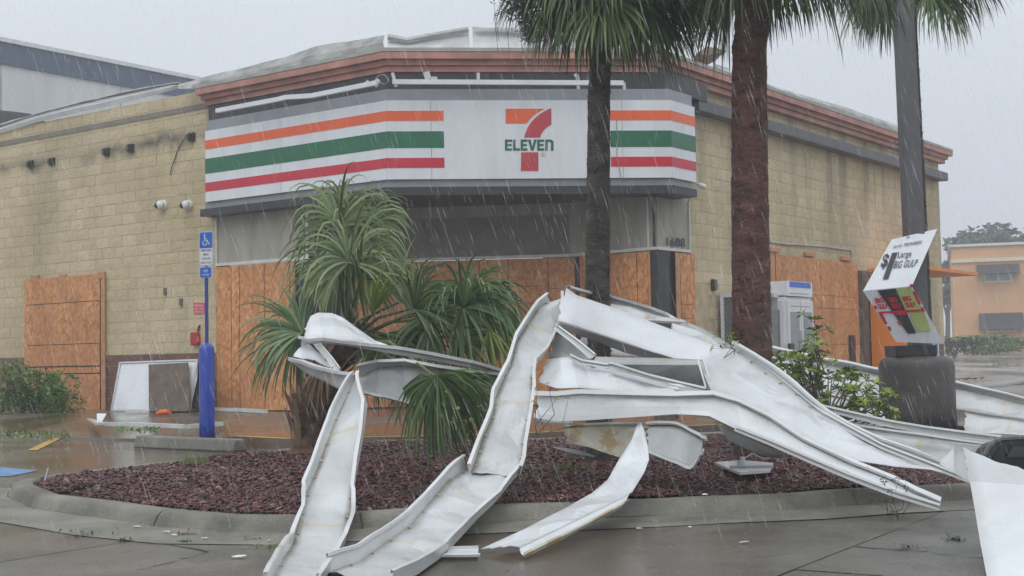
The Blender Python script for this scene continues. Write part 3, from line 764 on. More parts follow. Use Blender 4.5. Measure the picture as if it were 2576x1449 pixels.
# recessed front, long run
def frun(lst):
    for x0, x1, yt, yb in lst: board(FG, Fp, uF, x0, x1, yt, yb)
def FGz(x, y): return FG.at(x, y).z
for x0, x1, cuts in ((800, 938, [2.735, .17]), (939, 1023, [2.735, .17]), (1024, 1050, [2.735, .17]), (1051, 1066, [2.735, .17]), (1067, 1208, [2.735, 2.27, 1.1, .17]), (1209, 1280, [2.735, 2.35, .17]), (1281, 1380, [2.735, 2.25, 1.95, .17]), (1381, 1455, [2.735, 2.20, 1.98, .17])):
    for a, b in zip(cuts[:-1], cuts[1:]): board(FG, Fp, uF, x0, x1, 700, 800, z0=b, z1=a)
for x0, x1, cuts in ((1462, 1535, [2.735, 1.9, .17]), (1536, 1606, [2.735, 1.86, 1.66, .17]), (1607, 1634, [2.735, 1.86, 1.66, .17])):
    for a, b in zip(cuts[:-1], cuts[1:]): board(GC, Gp, uG, x0, x1, 700, 760, z0=b, z1=a)
board(GC, Gp, uG, 1634.5, 1641, 700, 760, 'stud_wood', 'stud', z0=.17, z1=2.735, off=.03)
board(RW, WR, uR, 1697, 1708, 700, 760, 'stud_wood', 'stud', z0=.17, z1=2.735)
for a, b in ((2.735, 1.86), (1.86, 1.62), (1.62, .17)): board(RW, WR, uR, 1709, 1745, 700, 760, z0=b, z1=a)
# right-hand window
for k, (a, b) in enumerate(((2.90, 2.16), (2.16, 1.90), (1.90, 1.15), (1.15, .2))):
    board(RW, WR, uR, 1948, 2060, 800, 800, z0=b, z1=a, off=.05); board(RW, WR, uR, 2061, 2154, 800, 800, z0=b, z1=a, off=.05)
board(RW, WR, uR, 1937, 1947, 800, 800, 'stud_wood', 'stud', z0=.2, z1=2.98, off=.04)
for x in (1942, 2030, 2122): board(RW, WR, uR, x - 12, x + 12, 640, 640, 'stud_wood', 'stud', z0=2.93, z1=3.02, off=.03, th=.06)
board(RW, WR, uR, 2157, 2172, 760, 760, 'weathered_wood', 'window_jamb', z0=.2, z1=2.75, off=.03, th=.09)
board(RW, WR, uR, 2128, 2140, 900, 900, 'dark_column', 'loose_plank', z0=.5, z1=1.35, off=.09, th=.03)

# ---------------------------------------------------------------- the striped sign band
sgn = thing('storefront_sign', 'long white store sign wrapping the corner with orange, green and red stripes', 'sign', (0, 21.8, 3.9))
Z0, Z1 = 3.90, 5.18
FA = facets(0.0, .0, .68)
segs = [(FA[0], FA[1], nL), (FA[1], FA[2], nC), (FA[2], FA[3], nR)]
PL = [Plane(FA[1], nL), Plane(FA[1], nC), Plane(FA[2], nR)]
def cut(seg, x):                                        # parameter along a facet at a survey column
    a, b, nn = segs[seg]; p = PL[seg].at(x, 350); return (p - a).dot((b - a).normalized()) / (b - a).length
cuts = {0: [0, cut(0, 705), 1], 1: [0, cut(1, 1085), cut(1, 1566), 1], 2: [0, 1]}
for s in (0, 1, 2):
    a, b, nn = segs[s]
    for c0, c1 in zip(cuts[s][:-1], cuts[s][1:]):
        L_ = (b - a).length; g0 = .003 / L_
        p, q_ = a.lerp(b, c0 + g0), a.lerp(b, c1 - g0)
        mb = MB(); mb.prism([Vector((p.x, p.y, Z0)), Vector((q_.x, q_.y, Z0)), Vector((q_.x, q_.y, Z1)), Vector((p.x, p.y, Z1))], -nn * .14)
        mb.build('sign_panel', 'sign_white', sgn)
x1e, x2s = cut(1, 1117), cut(1, 1536)
for mat, f0, f1 in (('sign_orange', .133, .260), ('sign_green', .393, .604), ('sign_red', .730, .857)):
    zt, zb = Z1 - f0 * (Z1 - Z0), Z1 - f1 * (Z1 - Z0)
    for s, c0, c1 in ((0, .0, 1.0), (1, 0, x1e), (1, x2s, 1.0), (2, 0, 1.0)):
        a, b, nn = segs[s]; p, q_ = a.lerp(b, c0) + nn * .003, a.lerp(b, c1) + nn * .003
        mb = MB(); mb.prism([Vector((p.x, p.y, zb)), Vector((q_.x, q_.y, zb)), Vector((q_.x, q_.y, zt)), Vector((p.x, p.y, zt))], nn * .002)
        mb.build('stripe', mat, sgn)
LG = PL[1]
def r2(x, y): return (1108 * .775 + x * .5001, y * .5)    # enlarged-view units to survey units
def logo(pts, mat, name): LG.poly([r2(*p) for p in pts], mat, sgn, name, .003, .003)
def qb(a, b, c, k=7): return [((1 - t) ** 2 * a[0] + 2 * t * (1 - t) * b[0] + t * t * c[0], (1 - t) ** 2 * a[1] + 2 * t * (1 - t) * b[1] + t * t * c[1]) for t in [i_ / k for i_ in range(k + 1)]]
logo([(826, 547)] + [(1022, 547)] + qb((1022, 547), (958, 580), (932, 621))[1:] + [(826, 621)], 'sign_orange', 'logo_bar')
logo(qb((1056, 543), (940, 590), (919, 692)) + qb((1000, 692), (1008, 652), (1057, 627)), 'sign_logo_red', 'logo_curve')
logo([(905, 766), (991, 766), (991, 860), (903, 860)], 'sign_logo_red', 'logo_stem')
def strokes(rects, mat, name):
    mb = MB()
    for r_ in rects: mb.prism([LG.at(*r2(*p), .003) for p in r_], LG.n * .003)
    return mb.build(name, mat, sgn)
def R4(x0, y0, x1, y1): return [(x0, y0), (x1, y0), (x1, y1), (x0, y1)]
yT, yB = 702, 758
def E_(x, w_): return [R4(x, yT, x + 12, yB), R4(x + 12, yT, x + w_, yT + 12), R4(x + 12, yT + 22, x + w_ - 3, yT + 33), R4(x + 12, yB - 12, x + w_, yB)]
for rects in (E_(823, 36), [R4(864, yT, 876, yB), R4(876, yB - 12, 898, yB)], E_(902, 34),
              [[(938, yT), (952, yT), (961, 740), (954, 758)], [(961, 740), (969, yT), (983, yT), (967, 758), (954, 758)]], E_(985, 35),
              [R4(1025, yT, 1038, yB), [(1038, yT), (1056, yT), (1067, yT + 10), (1067, yB), (1054, yB), (1054, yT + 15), (1049, yT + 11), (1038, yT + 11)]]):
    strokes(rects, 'letter_green', 'letter')
text_quad('R', [LG.at(*r2(x, y), .004) for x, y in ((1011, 774), (1020, 774), (1020, 784), (1011, 784))], 'mid_grey_ink', sgn, 'registered_mark')
mb = MB(); c_ = LG.at(*r2(1015.5, 779), .004)
for k in range(16):
    a, b = k * math.pi / 8, (k + 1) * math.pi / 8; f = lambda t, r_: c_ + (uC * math.cos(t) + Vector((0, 0, 1)) * math.sin(t)) * r_
    mb.add([f(a, .034), f(b, .034), f(b, .028), f(a, .028)], [(0, 1, 2, 3)])
mb.build('registered_mark', 'mid_grey_ink', sgn)
# grey flashing above and below the sign face
FB = facets(-.03, .0, .64)
polyband('head_flashing', [p for p in FB], 5.183, 5.37, .1, 'grey_fascia', sgn, bis)
polyband('sill_flashing', facets(-.05, .06, .60), 3.775, 3.897, .1, 'grey_fascia', sgn, bis)
# white lamp rail and its brackets
def rail(a, b, name='lamp_rail', h=.075, dep=.06, mat='sign_white'):
    mb = MB(); mb.bar(a, b, dep, h); return mb.build(name, mat, sgn)
RL = Plane(FA[1] + nL * .28, nL); RC = Plane(FA[1] + nC * .28, nC)
rp = [RL.at(545, 279), RL.at(700, 250), RL.at(720, 245), RL.at(785, 241), RL.at(950, 208)]
for a, b in zip(rp[:-1], rp[1:]): rail(a, b)
rail(RC.at(987, 206), RC.at(1568, 209))
def strutpx(pl_, a, b, w=.05, mat='light_steel', name='rail_bracket'):
    mb = MB(); mb.bar(pl_.at(*a), pl_.at(*b), .03, w); mb.build(name, mat, sgn)
for a, b in (((987, 183), (997, 218)), ((1452, 188), (1455, 224)), ((1446, 186), (1456, 200)), ((1569, 208), (1571, 226))): strutpx(RC, a, b)
strutpx(RC, (1072, 181), (1078, 200), .1); strutpx(RC, (1085, 199), (1100, 200), .08); strutpx(RC, (1203, 183), (1203, 200), .05)
strutpx(RL, (908, 222), (926, 203), .03); strutpx(RL, (945, 205), (952, 212), .12)
mb = MB(); mb.tube([RL.at(*p) for p in ((940, 205), (952, 190), (965, 187), (974, 194), (978, 205), (966, 212), (950, 204))], .008, 5); mb.build('loose_wire', 'mid_grey_ink', sgn)
mb = MB(); mb.tube([PL[1].at(*p, .02) for p in ((1551, 300), (1552, 330), (1556, 345), (1551, 370), (1553, 400), (1561, 440), (1560, 470))], .006, 4); mb.build('hanging_wire', 'mid_grey_ink', sgn)

# ---------------------------------------------------------------- fittings on the walls
def dome_cam(x, y, lab):
    p = LW.at(x, y); t = thing('dome_camera', lab, 'security camera', p, 'dome cameras on the left wall')
    mb = MB(); mb.tube([p, p + nL * .07], .10, 16); bevel(mb.build('mount', 'camera_white', t), .02)
    mb = MB(); c = p + nL * .09 - uL * .0; rings = []
    for k in range(6):
        a = k / 5 * math.pi / 2; rings.append((c + nL * math.sin(a) * .09, max(.003, math.cos(a) * .09)))
    mb.tube([q[0] for q in rings], [q[1] for q in rings], 16); mb.build('housing', 'camera_white', t, smooth=True)
    mb = MB(); c2 = c + nL * .045 + uL * .035 + Vector((0, 0, -.01)); ax = (nL + uL * .6).normalized()
    mb.tube([c2, c2 + ax * .03, c2 + ax * .055, c2 + ax * .065], [.058, .052, .03, .004], 12); mb.build('lens_dome', 'black_plastic', t, smooth=True)
dome_cam(414, 517, 'white dome security camera on tan wall, the one farther from the sign')
dome_cam(478, 517, 'white dome security camera on tan wall, the one nearer the sign')
labs = ['square dark hole left by a bracket in the tan wall, farthest from the sign', 'square dark bracket hole, second from the far end of the row', 'square dark bracket hole in the middle of the row', 'square dark bracket hole, second from the striped sign', 'square dark bracket hole with a loose cable, nearest the striped sign']
for (x, y), lb in zip(((80, 414), (134, 407), (271, 383), (332, 373), (485, 345)), labs):
    p = LW.at(x, y, .012); t = thing('bracket_stub', lb.replace('hole left by a bracket', 'stub of a torn off bracket').replace('bracket hole', 'bracket stub'), 'bracket', p, 'torn off bracket stubs along the left wall')
    mb = MB(); mb.box(p + nL * .03, uL * .075, nL * .03, (0, 0, .075)); mb.build('plate', 'black_plastic', t)
    mb = MB(); mb.box(p + nL * .07 + uL * .02, uL * .035, nL * .03, (0, 0, .05)); mb.build('bolt_stub', 'letter_black', t)
p = [LW.at(*q, .04) for q in ((482, 340), (470, 340), (455, 360), (445, 382), (440, 400), (432, 420), (428, 440))]
mb = MB(); mb.tube(p, .009, 5); mb.build('cable', 'black_plastic', label='loose black cable hanging down the tan wall from a bracket stub', cat='cable')
# bullet camera by the right end of the sign
p = RW.at(1742, 458, .0); t = thing('bullet_camera', 'small white bullet camera on an arm beside the sign end', 'security camera', p)
p0 = RW.at(1742, 459, .25); p1 = RW.at(1756, 463, .30); p2 = RW.at(1772, 470, .34)
mb = MB(); mb.tube([p, p0, p1], .018, 8); mb.build('arm', 'camera_white', t)
mb = MB(); mb.tube([p1, p2], [.04, .045], 12); mb.build('barrel', 'camera_white', t, smooth=False)
mb = MB(); mb.tube([p2, p2 + (p2 - p1).normalized() * .01], .034, 12); mb.build('lens', 'black_plastic', t)
# wall lamp, right wall
p = RW.at(1790, 717); t = thing('wall_lamp', 'small dark wall lamp on tan blocks above the propane cage', 'wall lamp', p)
mb = MB(); mb.box(p + nR * .05, uR * .07, nR * .04, (0, 0, .10)); bevel(mb.build('housing', 'dark_column', t), .02)
mb = MB(); mb.box(p + nR * .095 - Vector((0, 0, .03)), uR * .05, nR * .01, (0, 0, .05)); mb.build('lamp_lens', 'beam_grey', t)
p = [RW.at(*q, .03) for q in ((1935, 608), (1985, 615), (2040, 618), (2085, 622), (2140, 630), (2142, 640), (2142, 655))]
mb = MB(); mb.tube(p, .02, 6); mb.build('conduit', 'grey_stucco', label='thin grey conduit bent over the boarded right window', cat='conduit')
# emergency sign and red switch box, left wall
t = thing('emergency_sign', 'small red and white emergency shut-off sign on tan wall', 'sign', LW.at(501, 776))
LW.poly([(487, 761), (515, 762), (515, 790), (488, 791)], 'pink_red', t, 'plate', .02, .004)
for s, y in (('EMERGENCY', 766), ('SHUT-OFF', 774), ('SWITCH', 782)):
    text_quad(s, LW.quad([(490, y), (512, y), (512, y + 5.5), (490, y + 5.5)], .027), 'sign_white', t)
p = LW.at(498, 852, .0); t = thing('shutoff_box', 'red emergency switch box with dark conduit below the warning sign', 'switch box', p)
mb = MB(); mb.box(p + nL * .06, uL * .095, nL * .05, (0, 0, .12)); bevel(mb.build('box', 'red_paint', t), .02)
mb = MB(); mb.tube([LW.at(498, 838, .05), LW.at(499, 826, .04), LW.at(503, 818, .03)], .02, 6); mb.build('conduit', 'black_plastic', t)
mb = MB(); mb.box(LW.at(498, 853, .12), uL * .03, nL * .01, (0, 0, .05)); mb.build('lever', 'pink_red', t)
for (x, y), lb in (((459, 760), 'small grey outlet box on the tan wall, the lower of two'), ((419, 733), 'small grey outlet box on the tan wall, the upper of two')):
    p = LW.at(x, y); mb = MB(); mb.box(p + nL * .03, uL * .035, nL * .02, (0, 0, .065)); o = mb.build('outlet_box', 'beam_grey', label=lb, cat='outlet box', group='outlet boxes on the left wall')

# ---------------------------------------------------------------- ice freezers, propane cage, orange kiosk (all along the right wall)
def frz(t0, t1, dep0, dep1, z0, z1): 
    c = WR + uR * (t0 + t1) / 2 + nR * (dep0 + dep1) / 2; c.z = (z0 + z1) / 2; return c, uR * (t1 - t0) / 2, nR * (dep1 - dep0) / 2, Vector((0, 0, (z1 - z0) / 2))
def freezer(x0, x1, lab, blue):
    dd = .85; FPn = Plane(WR + nR * dd, nR); a = (FPn.at(x0, 800) - WR).dot(uR); b = (FPn.at(x1, 800) - WR).dot(uR)
    base = WR + uR * (a + b) / 2 + nR * .5; base.z = .15
    t = thing('ice_freezer', lab, 'freezer', base)
    mb = MB(); mb.box(*frz(a, b, .12, dd - .02, .2, 2.02)); bevel(mb.build('cabinet', 'freezer_white', t), .02)
    mb = MB(); mb.box(*frz(a + .02, b - .02, .2, dd + .02, 2.03, 2.30)); mb.build('header', 'sign_white', t)
    if blue: 
        mb = MB(); mb.box(*frz(a + .12, b - .1, dd + .022, dd + .026, 2.19, 2.29)); mb.build('blue_label', 'sign_blue', t)
    for k in range(2):
        w_ = (b - a) / 2; q0 = a + k * w_ + .02; q1 = q0 + w_ - .04
        mb = MB(); mb.box(*frz(q0, q1, dd - .018, dd + .03, .55, 1.95)); f_ = bevel(mb.build('door', 'freezer_white', t), .008)
        mb = MB(); mb.box(*frz(q0 + .07, q1 - .07, dd + .031, dd + .035, .72, 1.74)); mb.build('pane', 'freezer_glass', f_)
        mb = MB(); mb.box(*frz(q1 - .05, q1 - .02, dd + .03, dd + .07, 1.0, 1.4)); mb.build('handle', 'light_steel', f_)
    mb = MB(); mb.box(*frz(a - .03, a - .001, .14, dd - .04, .50, 1.95)); sf_ = bevel(mb.build('side_frame', 'freezer_white', t), .006)
    mb = MB(); mb.box(*frz(a - .036, a - .031, .24, dd - .12, .68, 1.78)); mb.build('side_pane', 'freezer_glass', sf_)
    mb = MB(); mb.box(*frz(a - .02, a + .015, .2, dd - .02, 2.04, 2.29)); mb.build('side_header', 'sign_white', t)
    mb = MB(); mb.box(*frz(a + .02, b - .02, dd - .01, dd + .005, .22, .5)); mb.build('grille', 'dark_grey_plastic', t)
    mb = MB(); mb.box(*frz(a + .12, b - .2, dd + .021, dd + .024, 2.07, 2.085)); mb.build('printed_line', 'mid_grey_ink', t)
    mb = MB(); mb.box(*frz(a + .12, b - .2, dd + .031, dd + .034, 1.84, 1.855)); mb.build('printed_line', 'mid_grey_ink', t)
freezer(1979, 2044, 'white glass-door ice freezer with blue header label, right of the thick palm trunk', True)
mb = MB(); mb.box(frz(0, 0, .95, 1.0, 0, 0)[0] + uR * 0, (0, 0, 0), (0, 0, 0), (0, 0, 0))
Pf = Plane(WR + nR * .95, nR); p = Pf.at(1988, 878); t = thing('door_lock', 'black padlock hasp hanging on the freezer doors', 'padlock', p)
mb = MB(); mb.box(p, uR * .035, nR * .03, (0, 0, .10)); mb.build('body', 'black_plastic', t); mb = MB(); mb.box(p + uR * .09, uR * .04, nR * .025, (0, 0, .10)); mb.build('body', 'black_plastic', t)
# propane cage
dd = .7; a = (RW.at(1800, 800) - WR).dot(uR); b = a + 1.15
base = WR + uR * (a + b) / 2 + nR * .4; base.z = .15
t = thing('propane_cage', 'white steel cage of propane cylinders with mesh door, left of the thick palm', 'gas cage', base)
for q0, q1, d0, d1, z0, z1, nm, mt in ((a, a + .05, dd - .05, dd, .2, 2.0, 'corner_post', 'freezer_white'), (b - .06, b, .1, dd, .2, 2.0, 'corner_post', 'freezer_white'), (a, b, .1, dd, 2.0, 2.08, 'top', 'freezer_white'), (a, b, .1, dd, .15, .2, 'base', 'freezer_white'), (a + .06, b - .06, .1, .12, .2, 2.0, 'back', 'beam_grey'), (b - .03, b - .02, .16, dd - .07, .2, 2.0, 'side_panel', 'dark_grey_plastic'), (a, a + .03, .1, .16, .2, 2.0, 'corner_post', 'freezer_white'), (a, a + .03, .16, dd, .2, .26, 'side_rail', 'freezer_white'), (a + .06, b - .06, .1, dd - .05, 1.1, 1.13, 'shelf', 'freezer_white')):  # far side_panel is a dark sheet added to darken the cage interior
    mb = MB(); mb.box(*frz(q0, q1, d0, d1, z0, z1)); mb.build(nm, mt, t)
mb = MB(); L_ = b - a - .12; st = .05
O_ = WR + uR * (a + .06) + nR * (dd - .01)
for sgn_ in (1, -1):
    k = -2.0
    while k < L_ + .01:
        # diagonals clipped to the door
        pts = []
        for z in (.22, 1.98):
            x = k + (z - .22) * .55 if sgn_ > 0 else k + (1.98 - z) * .55
            pts.append((x, z))
        (xa, za), (xb, zb) = pts
        def clip(x, xa=xa, za=za, xb=xb, zb=zb): return za + (x - xa) / (xb - xa) * (zb - za)
        lo, hi = max(0, min(xa, xb)), min(L_, max(xa, xb))
        if hi > lo: mb.bar(O_ + uR * lo + Vector((0, 0, clip(lo))), O_ + uR * hi + Vector((0, 0, clip(hi))), .004, .005, up=nR)
        k += st
S_ = WR + uR * (a + .01) + nR * .16; W2 = dd - .22
for sgn_ in (1, -1):
    k = -1.2
    while k < W2 + 1.2:
        xa, xb = (k, k + 1.76 * .55); lo, hi = max(0, xa), min(W2, xb)
        if hi > lo:
            zf = (lambda x: .22 + (x - xa) / .55) if sgn_ > 0 else (lambda x: 1.98 - (x - xa) / .55)
            mb.bar(S_ + nR * lo + Vector((0, 0, zf(lo))), S_ + nR * hi + Vector((0, 0, zf(hi))), .004, .006, up=uR)
        k += st
mb.build('mesh_door', 'mesh_screen', t, kind='stuff')
for zz in (.2, 1.13):
    for k in range(3):
        c = WR + uR * (a + .22 + k * .35) + nR * .38
        mb = MB(); z_ = zz; mb.tube([c + Vector((0, 0, z_ + q)) for q in (0, .04, .1, .38, .46, .50)], [.10, .145, .155, .155, .12, .05], 14); cy = mb.build('cylinder', 'camera_white', t, smooth=True)
        mb = MB(); mb.tube([c + Vector((0, 0, z_ + q)) for q in (.16, .34)], .157, 14, False); mb.build('blue_label', 'sign_blue', cy)
        mb = MB(); mb.tube([c + Vector((0, 0, z_ + q)) for q in (.50, .60)], .10, 12, False); solid(mb.build('collar', 'camera_white', cy), .01)
q = [O_ + uR * x + nR * .02 + Vector((0, 0, z)) for x, z in ((.05, 2.075), (.85, 2.075), (.85, 2.01), (.05, 2.01))]
text_quad('PROPANE  FLAMMABLE', q, 'pink_red', t)
# orange kiosk
a = (RW.at(2179, 800) - WR).dot(uR); b = a + 1.3
base = WR + uR * (a + b) / 2 + nR * .5; base.z = .15
t = thing('orange_kiosk', 'bright orange boarded kiosk against the wall behind the light pole', 'kiosk', base)
mb = MB(); mb.box(*frz(a, b, .1, 1.0, .2, 2.72)); mb.build('body', 'orange_paint', t)
mb = MB(); mb.box(*frz(a - .1, b + 2.3, .1, 1.35, 2.73, 2.80)); mb.build('canopy', 'orange_paint', t)
mb = MB(); mb.box(*frz(b + .02, b + .75, .06, .5, .2, 2.7)); mb.build('side_panel', 'orange_paint', t)
mb = MB(); mb.box(*frz(b + .3, b + 1.0, .5, .54, 1.1, 1.9)); mb.build('notice', 'yellow_paint', t)
mb = MB(); mb.box(*frz(b - .35, b - .02, 1.0, 1.15, .3, 1.35)); mb.build('dispenser', 'freezer_white', t)
mb = MB(); mb.box(*frz(b - .3, b - .1, 1.152, 1.156, .9, 1.25)); mb.build('notice', 'sign_blue', t)

# ================================================================ BACKGROUND
# long warehouse behind the store, on the left
wd = Vector((.592, .806, 0)); wn_ = Vector((.806, -.592, 0)); A0 = P(0, 600, 46); A0.z = 0
t = thing('warehouse', 'large pale warehouse with dark blue band along its roofline, behind the store', 'warehouse', (A0.x, A0.y, 0))
WH = Plane(A0, wn_)
zt = WH.at(0, 95).z; zb1 = WH.at(0, 106).z; zb2 = WH.at(0, 161).z
def whseg(t0, t1, z0, z1, o0, o1, nm, mt):
    c = A0 + wd * (t0 + t1) / 2 + wn_ * (o0 + o1) / 2; c.z = (z0 + z1) / 2; mb = MB(); mb.box(c, wd * (t1 - t0) / 2, wn_ * (o1 - o0) / 2, (0, 0, (z1 - z0) / 2)); return mb.build(nm, mt, t)
whseg(-18, 70, 0, zt - .1, -20, 0, 'wall', 'warehouse_wall'); whseg(-18, 70, zb2, zb1, .003, .08, 'blue_band', 'warehouse_blue'); whseg(-18.2, 70, zb1 + .004, zt, -.3, .16, 'roof_edge', 'roof_edge_white')
for k in range(-3, 13): whseg(k * 5.0, k * 5.0 + .05, 0, zb2 - .01, .003, .02, 'panel_joint', 'grey_stucco')
pp = [P(-40, 276, 40), P(0, 277, 40), P(38, 281, 41), P(76, 286, 42), P(60, 302, 42), P(-40, 312, 40)]
mb = MB(); mb.prism(pp, (0, 3, 0)); mb.build('low_roof', 'beam_grey', label='low grey roof peeking over the left wall below the warehouse', cat='roof')
# salmon building on the right
BD = 75.0; bn = Vector((-.30, -.954, 0)).normalized(); bu = Vector((.954, -.30, 0)); B0 = P(2402, 870, BD); B0.z = .7
SBP = Plane(B0, bn)
t = thing('salmon_building', 'two storey salmon building with cream band and dark awnings across the wet lot', 'building', B0)
zr = SBP.at(2402, 622).z; ztm = SBP.at(2402, 657).z
def sb(u0, u1, z0, z1, o0, o1, nm, mt, par=None):
    c = B0 + bu * (u0 + u1) / 2 + bn * (o0 + o1) / 2; c.z = (z0 + z1) / 2; mb = MB(); mb.box(c, bu * (u1 - u0) / 2, bn * (o1 - o0) / 2, (0, 0, (z1 - z0) / 2)); return mb.build(nm, mt, par or t)
sb(0, 22, .5, zr, -12, 0, 'wall', 'salmon_stucco'); sb(-.15, 22.1, zr + .005, zr + .14, -12.1, .15, 'roof_edge', 'roof_edge_white'); sb(-.05, 22, ztm - .1, ztm + .1, .003, .12, 'cornice_band', 'cream_trim')
def swin(x0, x1, y0, y1, glass, lab):
    a = (SBP.at(x0, y0) - B0).dot(bu); b = (SBP.at(x1, y0) - B0).dot(bu); z1 = SBP.at(x0, y0).z; z0 = SBP.at(x0, y1).z
    f_ = sb(a, b, z0, z1, .003, .06, 'window', 'cream_trim'); w2 = (b - a) / 2
    sb(a + .08, a + w2 - .05, z0 + .1, z1 - .08, .061, .066, 'pane', glass, f_); sb(a + w2 + .05, b - .08, z0 + .1, z1 - .08, .061, .066, 'pane', glass, f_)
    c0, c1 = a - .35, b + .35; mb = MB(); q = lambda u, z, o: B0 * 1 + bu * u + bn * o + Vector((0, 0, z - B0.z))
    zz = (z0 + z1) / 2 + .1 if glass == 'window_glass' else z0 + .15; zt_ = z1 + .25
    mb.add([q(c0, zt_, .07), q(c1, zt_, .07), q(c1, zz, .75), q(c0, zz, .75)], [(0, 1, 2, 3)]); mb.add([q(c0, zt_, .07), q(c0, zz, .75), q(c0, zz, .07)], [(0, 1, 2)]); mb.add([q(c1, zt_, .07), q(c1, zz, .75), q(c1, zz, .07)], [(0, 1, 2)])
    o = mb.build('awning', 'awning_dark', t); solid(o, .03)
swin(2474, 2546, 678, 712, 'window_glass', ''); swin(2480, 2556, 800, 836, 'window_dark', '')
swin(2650, 2722, 672, 706, 'window_glass', '')

def foliage(mb, c, rx, ry, rz, n_, s, r_, flat=.5):
    for _ in range(n_):
        while True:
            p = Vector((r_.uniform(-1, 1), r_.uniform(-1, 1), r_.uniform(-1, 1)))
            if .25 < p.length < 1: break
        p = Vector((p.x * rx, p.y * ry, p.z * rz)) + c
        if mnoise.noise(p * (1.3 / max(rx, .5))) < -.22: continue
        a = Vector((r_.gauss(0, 1), r_.gauss(0, 1), r_.gauss(0, flat))).normalized(); b = a.cross(Vector((r_.gauss(0, 1), r_.gauss(0, 1), r_.gauss(0, 1)))).normalized()
        l = s * r_.uniform(.6, 1.3)
        mb.add([p - a * l, p + b * l * .45, p + a * l, p - b * l * .45], [(0, 1, 2, 3)])
def bgtree(x, y_top, y_base, d, halfw, lab, seed, mat='far_leaf', grp='trees in the mist on the right'):
    r_ = random.Random(seed); top = P(x, y_top, d); bs = P(x, y_base, d); bs.z = hgt(bs.x, bs.y) - .03; h = top.z - bs.z
    t = thing('tree', lab, 'tree', bs, grp)
    mb = MB(); mb.tube([bs, bs + Vector((.1, 0, h * .35)), bs + Vector((.25, 0, h * .7))], [h * .03, h * .024, h * .01], 7)
    for k in range(6):
        a = r_.uniform(0, 6.28); mb.tube([bs + Vector((.1, 0, h * (.3 + .06 * k))), bs + Vector((math.cos(a) * halfw * .6, math.sin(a) * halfw * .6, h * (.5 + .06 * k)))], [h * .012, h * .004], 5)
    mb.build('trunk', 'twig', t); mb = MB()
    for k in range(13):
        c = bs + Vector((r_.uniform(-.75, .75) * halfw, r_.uniform(-.7, .7) * halfw, h * r_.uniform(.5, .9))); q = r_.uniform(.28, .42) * halfw
        foliage(mb, c, q, q, q * .8, 420, .17 * d / 60, r_)
    mb.build('crown', mat, t)
bgtree(2490, 590, 880, 100, 4.2, 'dark bushy tree showing over the left end of the salmon roof', 1)
bgtree(2555, 562, 880, 104, 5.2, 'tallest misty tree rising over the salmon roof near the frame edge', 2)
bgtree(2640, 572, 880, 102, 5.0, 'misty tree over the salmon roof beyond the frame edge', 3)
bgtree(2384, 645, 885, 95, 1.3, 'narrow grey-green tree squeezed between store corner and salmon building', 4)
def bush(name, lab, c, rx, ry, rz, n_, s, mat, seed, cat='bush', lobes=8, stems=True, kind=None):
    r_ = random.Random(seed); t = thing(name, lab, cat, c)
    mb = MB()
    if stems:
        for k in range(9):
            a = r_.uniform(0, 6.28); q = r_.uniform(.3, .8); e_ = c + Vector((math.cos(a) * rx * q, math.sin(a) * ry * q, rz * r_.uniform(.9, 1.7)))
            mb.tube([c + Vector((r_.uniform(-.05, .05), r_.uniform(-.05, .05), -.03)), c.lerp(e_, .5) + Vector((0, 0, .1 * rz)), e_], [.022, .015, .006], 5)
        mb.build('stems', 'twig', t)
    mb = MB()
    for k in range(lobes):
        cc = c + Vector((r_.uniform(-.62, .62) * rx, r_.uniform(-.6, .6) * ry, rz * r_.uniform(.35, 1.45))); q = r_.uniform(.35, .55)
        foliage(mb, cc, rx * q, ry * q, rz * q * .9, n_ // lobes, s, r_, .8)
    mb.build('foliage', mat, t); return t
c = P(2505, 884, 66); c.z = hgt(c.x, c.y) - .05
bush('hedge', 'low clipped green hedge in front of the salmon building', c, 2.6, .8, .55, 5200, .09, 'shrub_green', 11, 'hedge', 12, False)
c = P(2400, 872, 60); c.z = hgt(c.x, c.y) - .05
bush('bush', 'small loose bush at the salmon building corner beside the hedge', c, .8, .6, .55, 1200, .08, 'far_leaf', 12, 'bush', 6)
c = G(62, 1058, .04); c.y += .6
bush('bush', 'dense wet green bush at the lower left in front of the orange boarded door', c, .82, .6, .60, 7000, .040, 'shrub_green', 13, 'bush', 15)

# kerb and wheel stops of the far lot
a, b = P(2395, 985, 27.5), P(2620, 935, 40); 
for q in (a, b): q.z = hgt(q.x, q.y) - .02
mb = MB(); mb.bar(a + Vector((0, 0, .07)), b + Vector((6, 6, .07)), .25, .16); mb.build('far_kerb', 'dark_column', kind='structure')
def wheelstop(a, b, lab, mat='curb_concrete', w_=.16, h=.13, tex=None):
    a, b = Vector(a), Vector(b); d = (b - a).normalized(); s = Vector((-d.y, d.x, 0)); prof_ = [(-w_ / 2 * 1.0, 0), (-w_ / 2 * .62, h), (w_ / 2 * .62, h), (w_ / 2, 0)]
    vs = [p + s * q[0] + Vector((0, 0, q[1])) for p in (a, b) for q in prof_]
    t = thing('wheel_stop', lab, 'wheel stop', a.lerp(b, .5), 'concrete wheel stops')
    o = obj('bar', vs, [(0, 1, 2, 3), (7, 6, 5, 4), (0, 4, 5, 1), (1, 5, 6, 2), (2, 6, 7, 3), (3, 7, 4, 0)], mat, t); bevel(o, .02)
    for k in (.18, .82):
        p = a.lerp(b, k) + Vector((0, 0, h)); mb = MB(); mb.tube([p - Vector((0, 0, .01)), p + Vector((0, 0, .006))], .018, 8); mb.build('anchor_pin', 'rusty_sheet', t)
wa = G(353, 1124, 0) + Vector((0, 0, 0)); wb = G(604, 1136, 0)
